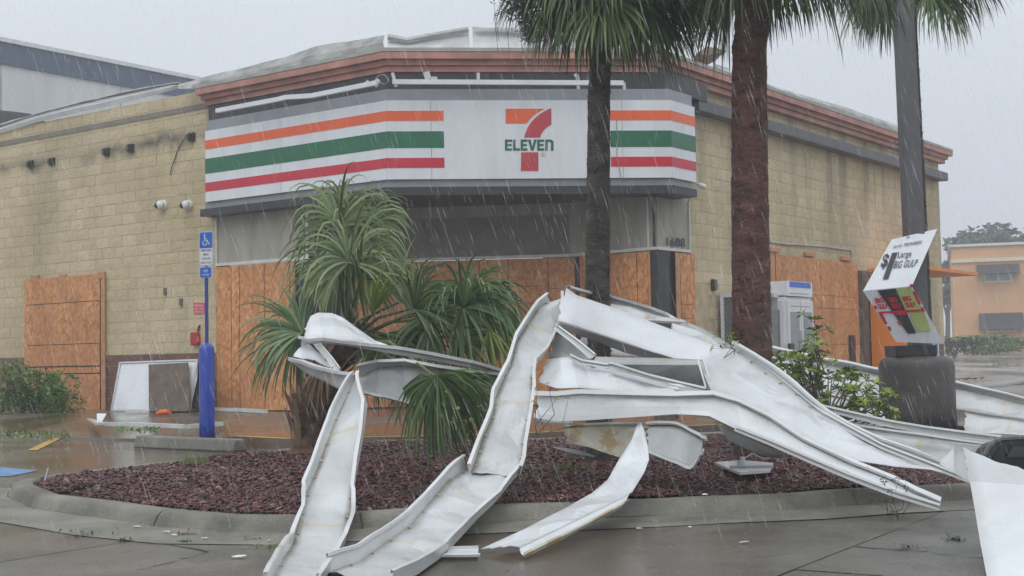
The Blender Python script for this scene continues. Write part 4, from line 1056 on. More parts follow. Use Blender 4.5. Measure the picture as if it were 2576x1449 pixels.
wheelstop(wa, wb, 'long low concrete wheel stop in front of the blue bollard', 'curb_concrete', .22, .14)
a, b = P(2498, 983, 29), P(2600, 958, 34)
for q in (a, b): q.z = hgt(q.x, q.y) - .02
wheelstop(a, b, 'pale concrete wheel stop at the right edge of the far lot', 'curb_concrete', .25, .16)
# branches blown across the far lot
for k, (x, y, d, lab) in enumerate(((2448, 948, 37, 'dark fallen branch beside the pedestal on the far wet lot'), (2520, 915, 48, 'curled fallen branch in the middle of the far wet lot'), (2560, 903, 54, 'small fallen branch at the right edge of the far wet lot'))):
    r_ = random.Random(60 + k); c = P(x, y, d); c.z = hgt(c.x, c.y) - .0; mb = MB()
    for j in range(7):
        q = c + Vector((r_.uniform(-.5, .5), r_.uniform(-.3, .3), .02)); mb.tube([q, q + Vector((r_.uniform(-.15, .15), r_.uniform(-.2, .2), r_.uniform(.03, .09))), q + Vector((r_.uniform(-.35, .35), r_.uniform(-.3, .3), .01))], [.018, .012, .006], 4)
    mb.build('fallen_branch', 'twig', label=lab, cat='branch', group='fallen branches on the far lot')

# ================================================================ LEFT FOREGROUND FURNITURE
BDp = 16.5; bb = P(521, 1100, BDp); bb.z = .04
t = thing('parking_signpost', 'blue post with blue disabled parking sign rising from a blue bollard sleeve', 'sign post', bb)
up = Vector((0, 0, 1)); mb = MB(); zc = P(521, 862, BDp).z
mb.tube([bb, bb + up * .25, Vector((bb.x, bb.y, zc - .08)), Vector((bb.x, bb.y, zc - .045)), Vector((bb.x, bb.y, zc - .015)), Vector((bb.x, bb.y, zc))], [.097, .092, .092, .077, .048, .02], 24)
mb.build('bollard_sleeve', 'blue_plastic', t, smooth=True)
zt = P(521, 590, BDp).z; mb = MB(); mb.box(Vector((bb.x + .005, bb.y, (zc + zt) / 2)), (.019, 0, 0), (0, .012, 0), (0, 0, (zt - zc) / 2)); mb.build('post', 'dark_blue_paint', t)
SP = Plane(Vector((bb.x, bb.y - .022, 2)), Vector((.12, -.99, 0)))
def rrect(x0, y0, x1, y1, r_=3.0, tilt=-.6):
    pts = []
    for cx, cy, a0 in ((x1 - r_, y0 + r_, -90), (x1 - r_, y1 - r_, 0), (x0 + r_, y1 - r_, 90), (x0 + r_, y0 + r_, 180)):
        for k in range(5):
            a = rad(a0 + k * 22.5); pts.append((cx + r_ * math.cos(a), cy + r_ * math.sin(a) + tilt * (cx - (x0 + x1) / 2) / 10))
    return pts
b1 = SP.poly(rrect(501, 583, 535.5, 669), 'sign_white', t, 'sign_plate', 0, .004)
SP.poly(rrect(502, 584.2, 534.5, 667.8), 'letter_black', b1, 'border', .0045, .0006); SP.poly(rrect(502.6, 584.8, 534, 667.2), 'sign_white', b1, 'face', .0055, .0006)
SP.poly(rrect(502.4, 584.4, 534.2, 624.5), 'sign_blue', b1, 'blue_field', .0065, .0008)
# wheelchair emblem
def at2(x, y, o=.008): return SP.at(x, y, o)
mb = MB(); 
ring = [(515 + 5.6 * math.cos(rad(a)), 611 + 6.6 * math.sin(rad(a))) for a in range(-35, 236, 15)]
for p, q in zip(ring[:-1], ring[1:]):
    c0 = (515, 611); inn = lambda v: (c0[0] + (v[0] - c0[0]) * .74, c0[1] + (v[1] - c0[1]) * .74)
    mb.add([at2(*p), at2(*q), at2(*inn(q)), at2(*inn(p))], [(0, 1, 2, 3)])
for poly in ([(513.6, 592.5), (515.8, 592.5), (516, 606), (514, 606)], [(514, 604), (521, 603), (521, 605), (514, 606)], [(520, 603), (522, 603), (526, 613.5), (524, 614)], [(524, 613), (527.5, 611), (528, 612.5), (524.5, 614.5)], [(515, 599), (519.5, 599), (519.5, 600.5), (515, 600.5)], [(513.2, 589), (516.2, 589), (516.2, 592), (513.2, 592)]):
    mb.add([at2(*p) for p in poly], [(0, 1, 2, 3)])
mb.build('wheelchair_emblem', 'sign_white', b1)
for s_, y0, xx0, xx1 in (('PARKING BY DISABLED', 627.2, 505, 531.5), ('PERMIT ONLY', 637.5, 511, 525.5), ('TOW-AWAY ZONE', 648, 508.5, 528.5), ('& FINE UP TO $250', 658.5, 505, 531.5)):
    text_quad(s_, SP.quad([(xx0, y0), (xx1, y0 - 1.2), (xx1, y0 + 5), (xx0, y0 + 6.2)], .0075), 'letter_black', b1, 'lettering', .01)
b2 = SP.poly(rrect(502.5, 671.5, 532, 699), 'sign_white', t, 'sign_plate', 0, .004); SP.poly(rrect(503.4, 672.3, 531.2, 698.2), 'sign_blue', b2, 'blue_field', .0045, .0008)
text_quad('VAN', SP.quad([(510.5, 678), (523, 677.3), (523, 685), (510.5, 685.6)], .0065), 'sign_white', b2); text_quad('ACCESSIBLE', SP.quad([(507, 689), (527, 688), (527, 693), (507, 694)], .0065), 'sign_white', b2)

# overturned white panel leaning on the wall, with brown board
LP2 = Plane(LW.at(390, 1030, .75), (nL + Vector((0, 0, .35))).normalized())
t = thing('leaning_panel', 'white framed display panel leaning against the brown wall base', 'panel', LP2.at(380, 1036))
LP2.poly([(303, 913), (498, 906), (496, 955), (478, 1034), (280, 1034)], 'sign_white', t, 'sheet', 0, .02)
for pp in ([(303, 911), (499, 904), (499, 908), (303, 915)], [(302, 911), (306, 911), (283, 1036), (279, 1036)], [(280, 1031), (376, 1030), (376, 1036), (280, 1036)], [(494, 906), (499, 906), (481, 1030), (477, 1030)]):
    LP2.poly(pp, 'light_steel', t, 'frame_bar', .021, .02)
pb = [LP2.at(x, y, .10) for x, y in ((377, 917), (474, 912), (480, 1020), (474, 1034), (384, 1034), (378, 1028))]
mb = MB(); mb.prism(pb, nL * .03); mb.build('brown_board', 'weathered_wood', label='square brown wooden board leaning on the white framed panel', cat='board')
mb = MB(); mb.prism([LP2.at(x, y, -.10) for x, y in ((500, 908), (516, 912), (522, 1030), (483, 1028))], nL * .02); mb.build('dark_board', 'dark_column', label='dark board standing behind the bollard beside the white panel', cat='board')
def piece(name, lab, cat, pts, wdt, th, mat, up=(0, 0, 1), group=None):
    mb = MB()
    for a, b in zip(pts[:-1], pts[1:]): mb.bar(a, b, wdt, th, up)
    return mb.build(name, mat, label=lab, cat=cat, group=group)
ww = [G(244, 1066, .19), G(330, 1067, .19), G(470, 1073, .19), G(555, 1066, .19)]
piece('metal_strip', 'bent white metal strip lying on the walkway before the leaning panel', 'metal strip', ww, .10, .05, 'white_folded_edge')
mb = MB(); mb.prism([G(218, 1056, .17), G(243, 1061, .17), G(262, 1068, .2), G(240, 1069, .2)], (0, 0, .03)); mb.prism([P(243, 1042, 19.6), P(268, 1042, 19.6), P(256, 1062, 19.4), P(244, 1058, 19.4)], (0, .01, .01)); mb.build('torn_metal_scrap', 'white_folded_edge', label='torn curled white metal scrap at the end of the bent strip', cat='metal scrap')
piece('metal_strip', 'straight white strip along the wall foot right of the bollard', 'metal strip', [G(480, 1028, .19), G(600, 1031, .19), G(668, 1035, .19)], .09, .06, 'white_folded_edge')
piece('metal_strip', 'short white strip under the leaning panel', 'metal strip', [G(318, 1036, .18), G(376, 1035, .18)], .07, .04, 'white_folded_edge')
c = G(411, 1044, .17); mb = MB(); mb.tube([c + Vector((-.12, 0, .02)), c + Vector((-.05, .01, .04)), c + Vector((.06, 0, .05)), c + Vector((.12, .02, .02))], [.02, .045, .05, .02], 8); mb.build('orange_glove', 'orange_plastic', label='small bright orange plastic scrap on the walkway by the brown board', cat='plastic scrap')

# ================================================================ LIGHT POLE, PEDESTAL AND FOLDED ADVERTISEMENT
pc = G(2336, 1086, .09); pc.y += .38
t = thing('light_pole', 'square dark steel light pole rising from a round concrete pedestal', 'light pole', (pc.x, pc.y, .06))
wl = Vector((math.cos(-.05), math.sin(-.05), 0)); mb = MB()
ztop = P(2336, 896, pc.y).z; rr_ = 185 / 2 / F * pc.y
mb.tube([(pc.x, pc.y, .06), (pc.x, pc.y, .3), (pc.x, pc.y, ztop - .12), (pc.x, pc.y, ztop - .07), (pc.x, pc.y, ztop - .03), (pc.x, pc.y, ztop - .006), (pc.x, pc.y, ztop)], [rr_ * 1.02, rr_, rr_, rr_ * .975, rr_ * .91, rr_ * .80, rr_ * .70], 36); mb.build('pedestal', 'pedestal_concrete', t, smooth=True)
zb_ = P(2336, 868, pc.y).z
mb = MB(); mb.box(Vector((pc.x - .06, pc.y, (ztop + zb_) / 2)), (.235, 0, 0), (0, .235, 0), (0, 0, (zb_ - ztop) / 2)); bevel(mb.build('base_cover', 'black_plastic', t), .012)
pt = P(2276, 100, pc.y); pb_ = P(2311, 868, pc.y); dv = (pt - pb_).normalized(); mb = MB()
a = pb_ - dv * .02; b = pb_ + dv * 6.5; mb.bar(a, b, .205, .205, up=(0, 1, 0)); bevel(mb.build('shaft', 'pole_grey', t), .015)
ad = thing('folded_advertisement', 'folded white drink advertisement bent around the light pole', 'advertisement', P(2270, 860, pc.y - .3))
yb = pc.y - .16
Tq = [P(2243, 603, yb), P(2357.5, 576, yb - .0), P(2294, 720, yb - .34), P(2171, 732, yb - .40)]
Bq = [P(2171, 732, yb - .40), P(2294, 720, yb - .34), P(2375, 865, yb - .10), P(2254, 860, yb - .12)]
def onplane3(q, k, xy):
    a, b, c = [q[i_] for i_ in range(4) if i_ != k]; q[k] = onpl(xy[0], xy[1], a, (b - a).cross(c - a))
onplane3(Tq, 1, (2357.5, 576)); onplane3(Bq, 3, (2254, 860))
def quadmesh(nm, q, mat, par, nx=8, ny=8, bow=0.0, th=.006):
    q = [Vector(p) for p in q]; nn = (q[1] - q[0]).cross(q[3] - q[0]).normalized()
    if nn.dot(CAM - q[0]) < 0: nn = -nn
    vs = []
    for j in range(ny + 1):
        for i_ in range(nx + 1):
            u, v = i_ / nx, j / ny; p = (q[0] * (1 - u) + q[1] * u) * (1 - v) + (q[3] * (1 - u) + q[2] * u) * v
            vs.append(p + nn * bow * math.sin(math.pi * u) * math.sin(math.pi * min(1, v + .2)))
    fs = [(j * (nx + 1) + i_, j * (nx + 1) + i_ + 1, (j + 1) * (nx + 1) + i_ + 1, (j + 1) * (nx + 1) + i_) for j in range(ny) for i_ in range(nx)]
    o = obj(nm, vs, fs, mat, par, smooth=False); solid(o, th); return o, nn
o1, n1 = quadmesh('upper_panel', Tq, 'sign_white', ad); o2, n2 = quadmesh('lower_panel', Bq, 'sign_white', ad)
TP = Plane((Tq[0] + Tq[2]) / 2, (Tq[2] - Tq[0]).cross(Tq[3] - Tq[1])); BP = Plane((Bq[0] + Bq[2]) / 2, (Bq[2] - Bq[0]).cross(Bq[3] - Bq[1]))
for q in (TP, BP):
    if q.n.dot(CAM - q.p) < 0: q.n = -q.n
def r5(x, y): return (2131.25 + x * .2942, 542.5 + y * .2942)
def t5(s_, q, mat, pl_=None, bold=0.0, o_=.016, par=None): text_quad(s_, (pl_ or TP).quad([r5(*p) for p in q], o_), mat, par or ad, 'lettering', bold)
t5('ONLY WITH', [(398, 255), (470, 243), (468, 265), (392, 280)], 'number_grey', bold=.01)
t5('7REWARDS', [(490, 236), (642, 210), (632, 238), (482, 262)], 'number_grey', bold=.015)
t5('$', [(318, 318), (368, 330), (335, 455), (278, 455)], 'letter_black', bold=.02)
t5('1', [(385, 318), (433, 312), (352, 540), (304, 543)], 'letter_black', bold=.02)
t5('Large', [(440, 308), (556, 296), (544, 365), (428, 376)], 'number_grey', bold=.005)
t5('BIG GULP', [(412, 388), (612, 372), (590, 432), (392, 450)], 'number_grey', bold=.01)
mb = MB(); mb.prism([TP.at(*r5(*p), .012) for p in ((506, 183), (535, 178), (533, 184), (505, 189))], TP.n * .004); mb.build('clip', 'beam_grey', ad)
def p5(pts, mat, nm='print', o_=.012): BP.poly([r5(*p) for p in pts], mat, ad, nm, o_, .002)
p5([(258, 640), (415, 622), (592, 1000), (515, 1010)][:1] + [(415, 622), (590, 1005), (520, 1008)], 'letter_black')
p5([(418, 622), (545, 610), (655, 818), (505, 835)], 'lime_print'); p5([(535, 835), (655, 820), (718, 985), (600, 990)], 'lime_print')
p5([(530, 590), (556, 582), (562, 605), (540, 622)], 'sign_red', o_=.015)
p5([(556, 650), (578, 645), (632, 755), (612, 760)], 'sign_red', o_=.015); p5([(628, 785), (655, 780), (668, 815), (645, 825)], 'sign_red', o_=.015)
p5([(265, 822), (295, 822), (345, 925), (322, 928)], 'sign_red', o_=.015); p5([(340, 948), (368, 946), (382, 980), (362, 986)], 'sign_red', o_=.015); p5([(225, 768), (247, 768), (258, 800), (240, 800)], 'sign_red', o_=.015)
p5([(290, 820), (650, 800), (655, 815), (410, 835), (296, 834)], 'sign_red', o_=.0155)
p5([(400, 820), (505, 820), (512, 845), (412, 848)], 'sign_red', o_=.018); p5([(428, 905), (455, 900), (465, 930), (448, 936)], 'sign_red', o_=.015)
for dx, sy in ((0, 0), (118, -5), (235, -15)):
    t5('BIG', [(232 + dx, 705 + sy), (300 + dx, 700 + sy), (318 + dx, 742 + sy), (250 + dx, 750 + sy)], 'sign_red', BP, .05, .019); t5('GULP', [(252 + dx, 757 + sy), (340 + dx, 752 + sy), (352 + dx, 795 + sy), (275 + dx, 802 + sy)], 'sign_red', BP, .05, .019)

# ================================================================ PALMS
def fan(mb, hub, ax, side, L, nl, spread, droop, r_, wid=.020, wind=(0, 0, 0), jit=.1, segs=7, dmul=1.0):
    ax = Vector(ax).normalized(); side = Vector(side); side = (side - ax * side.dot(ax)).normalized(); nn = ax.cross(side)
    wind = Vector(wind)
    for i_ in range(nl):
        a = -spread + 2 * spread * (i_ + .5) / nl + r_.uniform(-.04, .04)
        d = (ax * math.cos(a) + side * math.sin(a) + nn * r_.uniform(-jit, jit)).normalized()
        ll = L * (1 - .35 * (abs(a) / max(spread, .1)) ** 2) * r_.uniform(.85, 1.1); p = Vector(hub); st = ll / segs; vs = []; dr = droop * r_.uniform(.6, 1.4)
        tw = (nn + side * r_.uniform(-.5, .5)).normalized()
        for k in range(segs + 1):
            s = k / segs; w_ = wid * (min(1, .35 + s * 3.0)) * (1 - max(0, (s - .45) / .55) ** 1.3) + .0008
            wv = d.cross(tw)
            if wv.length < 1e-4: wv = d.cross(up)
            wv.normalize(); vs += [p - wv * w_, p + wv * w_]
            p = p + d * st; d = (d + (Vector((0, 0, -1)) * dr * (.25 + 1.5 * s * s) + wind * s) * st * dmul / L * 1.0).normalized()
        mb.add(vs, [(2 * k, 2 * k + 1, 2 * k + 3, 2 * k + 2) for k in range(segs)])
def trunk(mb, pts, r0, r1, seed, ring=.05, n_=18, rows=60):
    r_ = random.Random(seed); rows_p = []; pts = [Vector(p) for p in pts]; vs = []
    for k in range(rows + 1):
        s = k / rows * (len(pts) - 1); i_ = min(int(s), len(pts) - 2); p = pts[i_].lerp(pts[i_ + 1], s - i_); q = k / rows
        base = r0 + (r1 - r0) * q
        for j in range(n_):
            a = 2 * math.pi * j / n_; d = Vector((math.cos(a), math.sin(a), 0)); nz = mnoise.noise(Vector((d.x * 2, d.y * 2, q * rows * .45 + seed)))
            vs.append(p + d * (base * (1 + ring * nz + (.03 if k % 3 == 0 else 0))))
    fs = [(k * n_ + j, k * n_ + (j + 1) % n_, (k + 1) * n_ + (j + 1) % n_, (k + 1) * n_ + j) for k in range(rows) for j in range(n_)]
    return mb.add(vs, fs + [tuple(range(n_ - 1, -1, -1)), tuple(rows * n_ + k for k in range(n_))])
def tallpalm(lab, d, xb, x_mid, xt, ytop, wpx0, wpx1, cxy, fronds, L, seed, tmat, azr=(0, 360), spreadmul=1.0, fmat='palm_green', seedhead=None):
    r_ = random.Random(seed); bs = P(xb, 1000, d); bs.z = .06; c = P(cxy[0], cxy[1], d)
    t = thing('palm_tree', lab, 'palm tree', bs)
    mb = MB(); pts = [bs, P(x_mid[0], x_mid[1], d), P(xt, ytop, d), c]
    zz = [bs.z, pts[1].z, pts[2].z, c.z]; m_ = d / F
    path = []
    for k in range(13):
        z = bs.z + (c.z - bs.z) * k / 12
        for i_ in range(3):
            if zz[i_] <= z <= zz[i_ + 1] + 1e-6: path.append(pts[i_].lerp(pts[i_ + 1], (z - zz[i_]) / max(1e-6, zz[i_ + 1] - zz[i_]))); break
    trunk(mb, path, wpx0 / 2 * m_, wpx1 / 2 * m_, seed); mb.build('trunk', tmat, t, smooth=False); mb = MB()
    for k in range(1500):
        q = r_.random() ; i_ = min(11, int(q * 12)); p = path[i_].lerp(path[i_ + 1], q * 12 - i_); a = r_.uniform(0, 6.28); rr0 = (wpx0 + (wpx1 - wpx0) * q) / 2 * m_; dd_ = Vector((math.cos(a), math.sin(a), 0)); sd0 = Vector((-dd_.y, dd_.x, 0))
        w0 = r_.uniform(.004, .018); l0 = r_.uniform(.02, .08); b_ = p + dd_ * rr0 * .97; mb.add([b_ - sd0 * w0, b_ + sd0 * w0, b_ + dd_ * r_.uniform(.008, .03) + Vector((0, 0, l0 * r_.choice((1, 1, -1)))) + sd0 * r_.uniform(-.02, .02)], [(0, 1, 2)])
    mb.build('bark_fibres', tmat, t, kind='stuff')
    for k in range(fronds):
        az = rad(r_.uniform(*azr)); el = rad(r_.choice((r_.uniform(-50, -5), r_.uniform(-25, 20), r_.uniform(-10, 60))))
        dr = Vector((math.cos(az) * math.cos(el), math.sin(az) * math.cos(el), math.sin(el)))
        pl = L * r_.uniform(.55, .85); p1 = c + dr * pl * .5 + Vector((0, 0, .04)); p2 = c + dr * pl - Vector((0, 0, .10 * pl))
        ax = (p2 - p1).normalized(); mb = MB(); mb.tube([c, p1, p2], [.018, .012, .008], 5)
        fan(mb, p2, ax - Vector((0, 0, .25)), ax.cross(up) if abs(ax.z) < .95 else Vector((1, 0, 0)), L * r_.uniform(.85, 1.1), 34, 1.45 * spreadmul, 4.2, r_, .012, (.35, 0, 0), .22)
        mb.build('frond', 'palm_dead' if r_.random() < .06 else fmat, t)
    if seedhead:
        sc = P(*seedhead, d); mb = MB()
        for k in range(26):
            q = sc + Vector((r_.gauss(0, .09), r_.gauss(0, .08), r_.uniform(-.1, .35))); mb.tube([c.lerp(q, .2), q, q - Vector((-.03, 0, r_.uniform(.15, .42)))], [.006, .004, .002], 4)
        for k in range(2600):
            f = r_.random(); q = sc + Vector((r_.gauss(0, .10 * (1.15 - f * .8)) + f * .16, r_.gauss(0, .09), .28 - f * .62)); s = r_.uniform(.004, .010); a = Vector((r_.gauss(0, 1), r_.gauss(0, 1), r_.gauss(0, 1))).normalized(); b = a.orthogonal().normalized()
            mb.add([q - a * s * 2, q + b * s, q + a * s * 2, q - b * s], [(0, 1, 2, 3)])
        mb.build('seed_cluster', 'moss', t)
    return t
tallpalm('slim dark-trunked palm in the middle, its green skirt covering the cornice', 12.0, 1503, (1503, 720), 1508, 150, 66, 52, (1545, -80), 62, .74, 5, 'trunk_dark', seedhead=(1292, 10))
tallpalm('thickest palm with shaggy red-brown trunk right of the house number', 11.6, 1892, (1886, 500), 1885, 100, 102, 82, (1945, -225), 44, .92, 8, 'trunk_red')
tallpalm('palm crown showing at the top behind the light pole', 16.0, 2330, (2312, 600), 2285, 60, 46, 40, (2290, -110), 34, .80, 9, 'trunk_dark')

# short windblown palm in the island
pr = random.Random(21); pb0 = G(757, 1146, IH); pb0.y += .2; dP = pb0.y
pb0.z = .06
t = thing('short_palm', 'short windblown fan palm with shaggy leaf-base trunk in the mulch island', 'palm tree', (pb0.x, pb0.y, .12))
crown = P(872, 862, dP); mb = MB(); tp = [Vector((pb0.x, pb0.y, .1)), P(775, 1050, dP), P(805, 960, dP), P(850, 885, dP), crown]
path = []
for k in range(20): s = k / 19 * 4; i_ = min(3, int(s)); path.append(tp[i_].lerp(tp[i_ + 1], s - i_))
trunk(mb, path, .15, .12, 3, .1, 14, 30); mb.build('trunk', 'boot_brown', t)
boot_me = None
bv = [(-.05, 0, 0), (.05, 0, 0), (-.035, -.035, .12), (.035, -.035, .12), (-.02, -.10, .26), (.02, -.10, .26), (0, .02, .02), (0, -.02, .13), (0, -.09, .25)]
bf = [(0, 1, 3, 2), (2, 3, 5, 4), (0, 2, 7, 6), (1, 6, 7, 3), (2, 4, 8, 7), (3, 7, 8, 5), (4, 5, 8)]
boot_me = meshdata('leaf_base', bv, bf, 'boot_brown')
boot_me2 = meshdata('leaf_base', [(v[0] * .8, v[1] * 1.3, v[2] * 1.15) for v in bv], bf, 'palm_dead')
for k in range(110):
    s = (k / 110) ** 1.0 * 3.6; i_ = min(3, int(s)); c = tp[i_].lerp(tp[i_ + 1], s - i_); ax = (tp[i_ + 1] - tp[i_]).normalized(); a = k * 2.4 + pr.uniform(-.2, .2)
    d = Vector((math.cos(a), math.sin(a), 0)); d = (d - ax * d.dot(ax)).normalized(); sd_ = ax.cross(d)
    o = bpy.data.objects.new('leaf_base', boot_me if pr.random() < .75 else boot_me2); COL.objects.link(o); o.parent = t
    M3 = Matrix((-sd_, -d, ax)).transposed() @ Matrix.Rotation(pr.uniform(-.25, .25), 3, 'Y'); sc = pr.uniform(1.0, 1.6); M4 = (M3 * sc).to_4x4(); M4.translation = c + d * .11 - ORG[t]; o.matrix_local = M4
def wfan(hub, d, tgt, L, mat, nl=40, spread=1.4, droop=3.0, side=None, wid=.010, wind=(.35, 0, 0), jit=.42, dt=None, petiole=True, segs=8):
    h = P(hub[0], hub[1], d); tg = P(tgt[0], tgt[1], d if dt is None else dt); ax = (tg - h).normalized(); mb = MB()
    if petiole:
        m = crown.lerp(h, .5) + Vector((0, 0, .08)); mb.tube([crown, m, h], [.02, .014, .010], 5)
    sd_ = Vector(side) if side else Vector((ax.z, 0, -ax.x)) + Vector((0, .5, 0))
    fan(mb, h, ax, sd_, L * 1.08, int(nl * 1.25), spread, droop, pr, wid, wind, jit, segs); mb.build('frond', mat, t)
k_ = F / 12.5
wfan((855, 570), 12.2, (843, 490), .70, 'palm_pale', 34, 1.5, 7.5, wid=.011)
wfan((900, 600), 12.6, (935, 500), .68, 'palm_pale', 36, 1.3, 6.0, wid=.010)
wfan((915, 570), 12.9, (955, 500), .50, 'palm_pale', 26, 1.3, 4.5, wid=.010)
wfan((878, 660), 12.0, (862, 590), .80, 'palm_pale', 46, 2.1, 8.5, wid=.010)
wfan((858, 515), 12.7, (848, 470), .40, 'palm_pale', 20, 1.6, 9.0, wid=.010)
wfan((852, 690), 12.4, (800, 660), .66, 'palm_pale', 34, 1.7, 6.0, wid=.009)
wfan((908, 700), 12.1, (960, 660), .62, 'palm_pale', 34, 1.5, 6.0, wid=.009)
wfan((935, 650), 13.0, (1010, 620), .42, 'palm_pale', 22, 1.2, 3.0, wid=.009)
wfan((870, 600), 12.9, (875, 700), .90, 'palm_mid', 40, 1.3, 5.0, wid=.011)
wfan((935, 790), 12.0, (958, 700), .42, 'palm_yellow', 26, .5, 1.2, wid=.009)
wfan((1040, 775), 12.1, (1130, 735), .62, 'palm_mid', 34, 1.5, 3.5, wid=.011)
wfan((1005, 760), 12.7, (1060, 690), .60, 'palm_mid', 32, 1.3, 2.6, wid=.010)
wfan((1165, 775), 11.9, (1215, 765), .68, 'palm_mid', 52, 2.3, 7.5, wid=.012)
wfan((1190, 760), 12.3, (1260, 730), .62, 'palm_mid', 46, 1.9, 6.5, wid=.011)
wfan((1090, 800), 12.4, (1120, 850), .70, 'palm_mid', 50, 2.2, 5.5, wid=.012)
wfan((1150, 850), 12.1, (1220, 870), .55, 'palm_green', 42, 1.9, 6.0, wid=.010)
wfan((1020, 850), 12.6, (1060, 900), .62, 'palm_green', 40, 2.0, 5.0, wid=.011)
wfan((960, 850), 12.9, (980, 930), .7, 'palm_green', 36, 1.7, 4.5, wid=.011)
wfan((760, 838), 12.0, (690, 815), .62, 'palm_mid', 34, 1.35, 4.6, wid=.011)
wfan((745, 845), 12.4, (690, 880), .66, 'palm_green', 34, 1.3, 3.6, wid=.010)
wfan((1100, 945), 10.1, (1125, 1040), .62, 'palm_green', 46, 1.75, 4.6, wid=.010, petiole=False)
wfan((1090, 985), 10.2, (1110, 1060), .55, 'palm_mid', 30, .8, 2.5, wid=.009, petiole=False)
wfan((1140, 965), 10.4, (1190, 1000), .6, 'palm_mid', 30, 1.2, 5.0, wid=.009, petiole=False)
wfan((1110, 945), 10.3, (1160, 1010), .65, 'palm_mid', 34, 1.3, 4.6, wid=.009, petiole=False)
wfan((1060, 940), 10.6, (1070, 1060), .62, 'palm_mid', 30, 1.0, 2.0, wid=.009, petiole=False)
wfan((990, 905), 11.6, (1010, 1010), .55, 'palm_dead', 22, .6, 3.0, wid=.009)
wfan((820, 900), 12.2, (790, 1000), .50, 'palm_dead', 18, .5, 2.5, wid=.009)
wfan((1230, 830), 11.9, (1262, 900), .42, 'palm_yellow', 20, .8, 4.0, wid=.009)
mb = MB(); mb.tube([crown, P(980, 860, 11.3), P(1095, 948, 10.2)], [.02, .014, .010], 5); mb.build('frond_stalk', 'palm_green', t)

# shrub beside the pedestal: branches ending in whorls of leaves
def whorl(mb, c, ax, s, r_, n_=8):
    ax = ax.normalized(); a0 = ax.orthogonal().normalized(); b0 = ax.cross(a0); ph = r_.uniform(0, 6)
    for i_ in range(n_):
        a = ph + i_ * 2 * math.pi / n_; o_ = a0 * math.cos(a) + b0 * math.sin(a); d = (o_ + ax * r_.uniform(.1, .8)).normalized(); l = s * r_.uniform(.7, 1.15); w_ = d.cross(ax).normalized() * l * .17; m = c + d * l * .55 + ax * l * .08
        mb.add([c, m - w_, c + d * l - Vector((0, 0, l * .15)), m + w_], [(0, 1, 2, 3)])
def whorlbush(name, lab, base, tips, d0, seed, s, mat, cat='bush', n_=8, twr=.010, dens=3):
    r_ = random.Random(seed); t = thing(name, lab, cat, base); br = MB(); lf = MB()
    for (x, y) in tips:
        e_ = P(x, y, d0 + r_.uniform(-.45, .45)); m = Vector(base).lerp(e_, .5) + Vector((r_.uniform(-.08, .08), r_.uniform(-.08, .08), r_.uniform(-.10, .0)))
        br.tube([base, m, e_], [twr, twr * .7, twr * .3], 5)
        whorl(lf, e_, (e_ - m) + Vector((0, 0, .2)), s, r_, n_)
        for k in range(dens):
            q = m.lerp(e_, r_.uniform(.25, .95)); e2 = q + Vector((r_.uniform(-.12, .12), r_.uniform(-.12, .12), r_.uniform(.01, .12))); br.tube([q, e2], [twr * .35, twr * .2], 4); whorl(lf, e2, e2 - q + Vector((0, 0, .05)), s * r_.uniform(.7, 1), r_, n_)
    br.build('branches', 'twig', t); lf.build('leaves', mat, t); return t
rb = random.Random(31); tips = []
for k in range(50):
    x = rb.uniform(1948, 2250); top = 880 if x < 2100 else 905 + (x - 2100) * .55; y = rb.uniform(top, 1010 + (x - 1950) * .14)
    if x < 2010 and y > 960: y = rb.uniform(885, 950)
    tips.append((x, y))
whorlbush('bush', 'leafy yellow-green bush between the thick palm and the concrete pedestal', P(2075, 1072, 11.6), tips, 11.6, 5, .080, 'shrub_yellow', n_=9, dens=2, twr=.012)
tp_ = [(2049, 805), (2052, 830), (2047, 850), (2055, 868), (2050, 890), (2044, 905)]
whorlbush('tall_sprig', 'single tall leafy sprig standing above the yellow-green bush', P(2046, 990, 11.5), tp_, 11.5, 6, .085, 'shrub_yellow', 'plant', dens=2)
whorlbush('seedling', 'sparse leggy seedling with yellow-green leaves beside the long central metal leg', P(1165, 1150, 10.0), [(1118, 1020), (1130, 1045), (1150, 1030), (1190, 1040), (1205, 1025), (1140, 1075), (1180, 1085), (1172, 1060), (1215, 1062)], 10.0, 7, .035, 'shrub_yellow', 'plant', 6, .006, 2)
whorlbush('seedling', 'bare twiggy seedling in front of the big white panel, right of the central metal leg', P(1350, 1075, 8.6) + Vector((0, 0, -.05)), [(1378, 965), (1352, 978), (1400, 1005), (1430, 1002), (1345, 1010)], 8.6, 8, .028, 'shrub_yellow', 'plant', 6, .004, 0)
whorlbush('seedling', 'leafy sprig lying across the crest of the white wreckage', P(1850, 880, 9.6), [(1835, 858), (1842, 850), (1825, 868), (1850, 862)], 9.6, 9, .035, 'shrub_yellow', 'plant', 7, .004, 1)
whorlbush('seedling', 'small weed sprig poking up at the front kerb below the metal tip', G(2250, 1288, .0), [(2225, 1215), (2262, 1205), (2240, 1235), (2280, 1230), (2290, 1262), (2230, 1262)], 8.0, 10, .03, 'far_leaf', 'plant', 5, .003, 1)

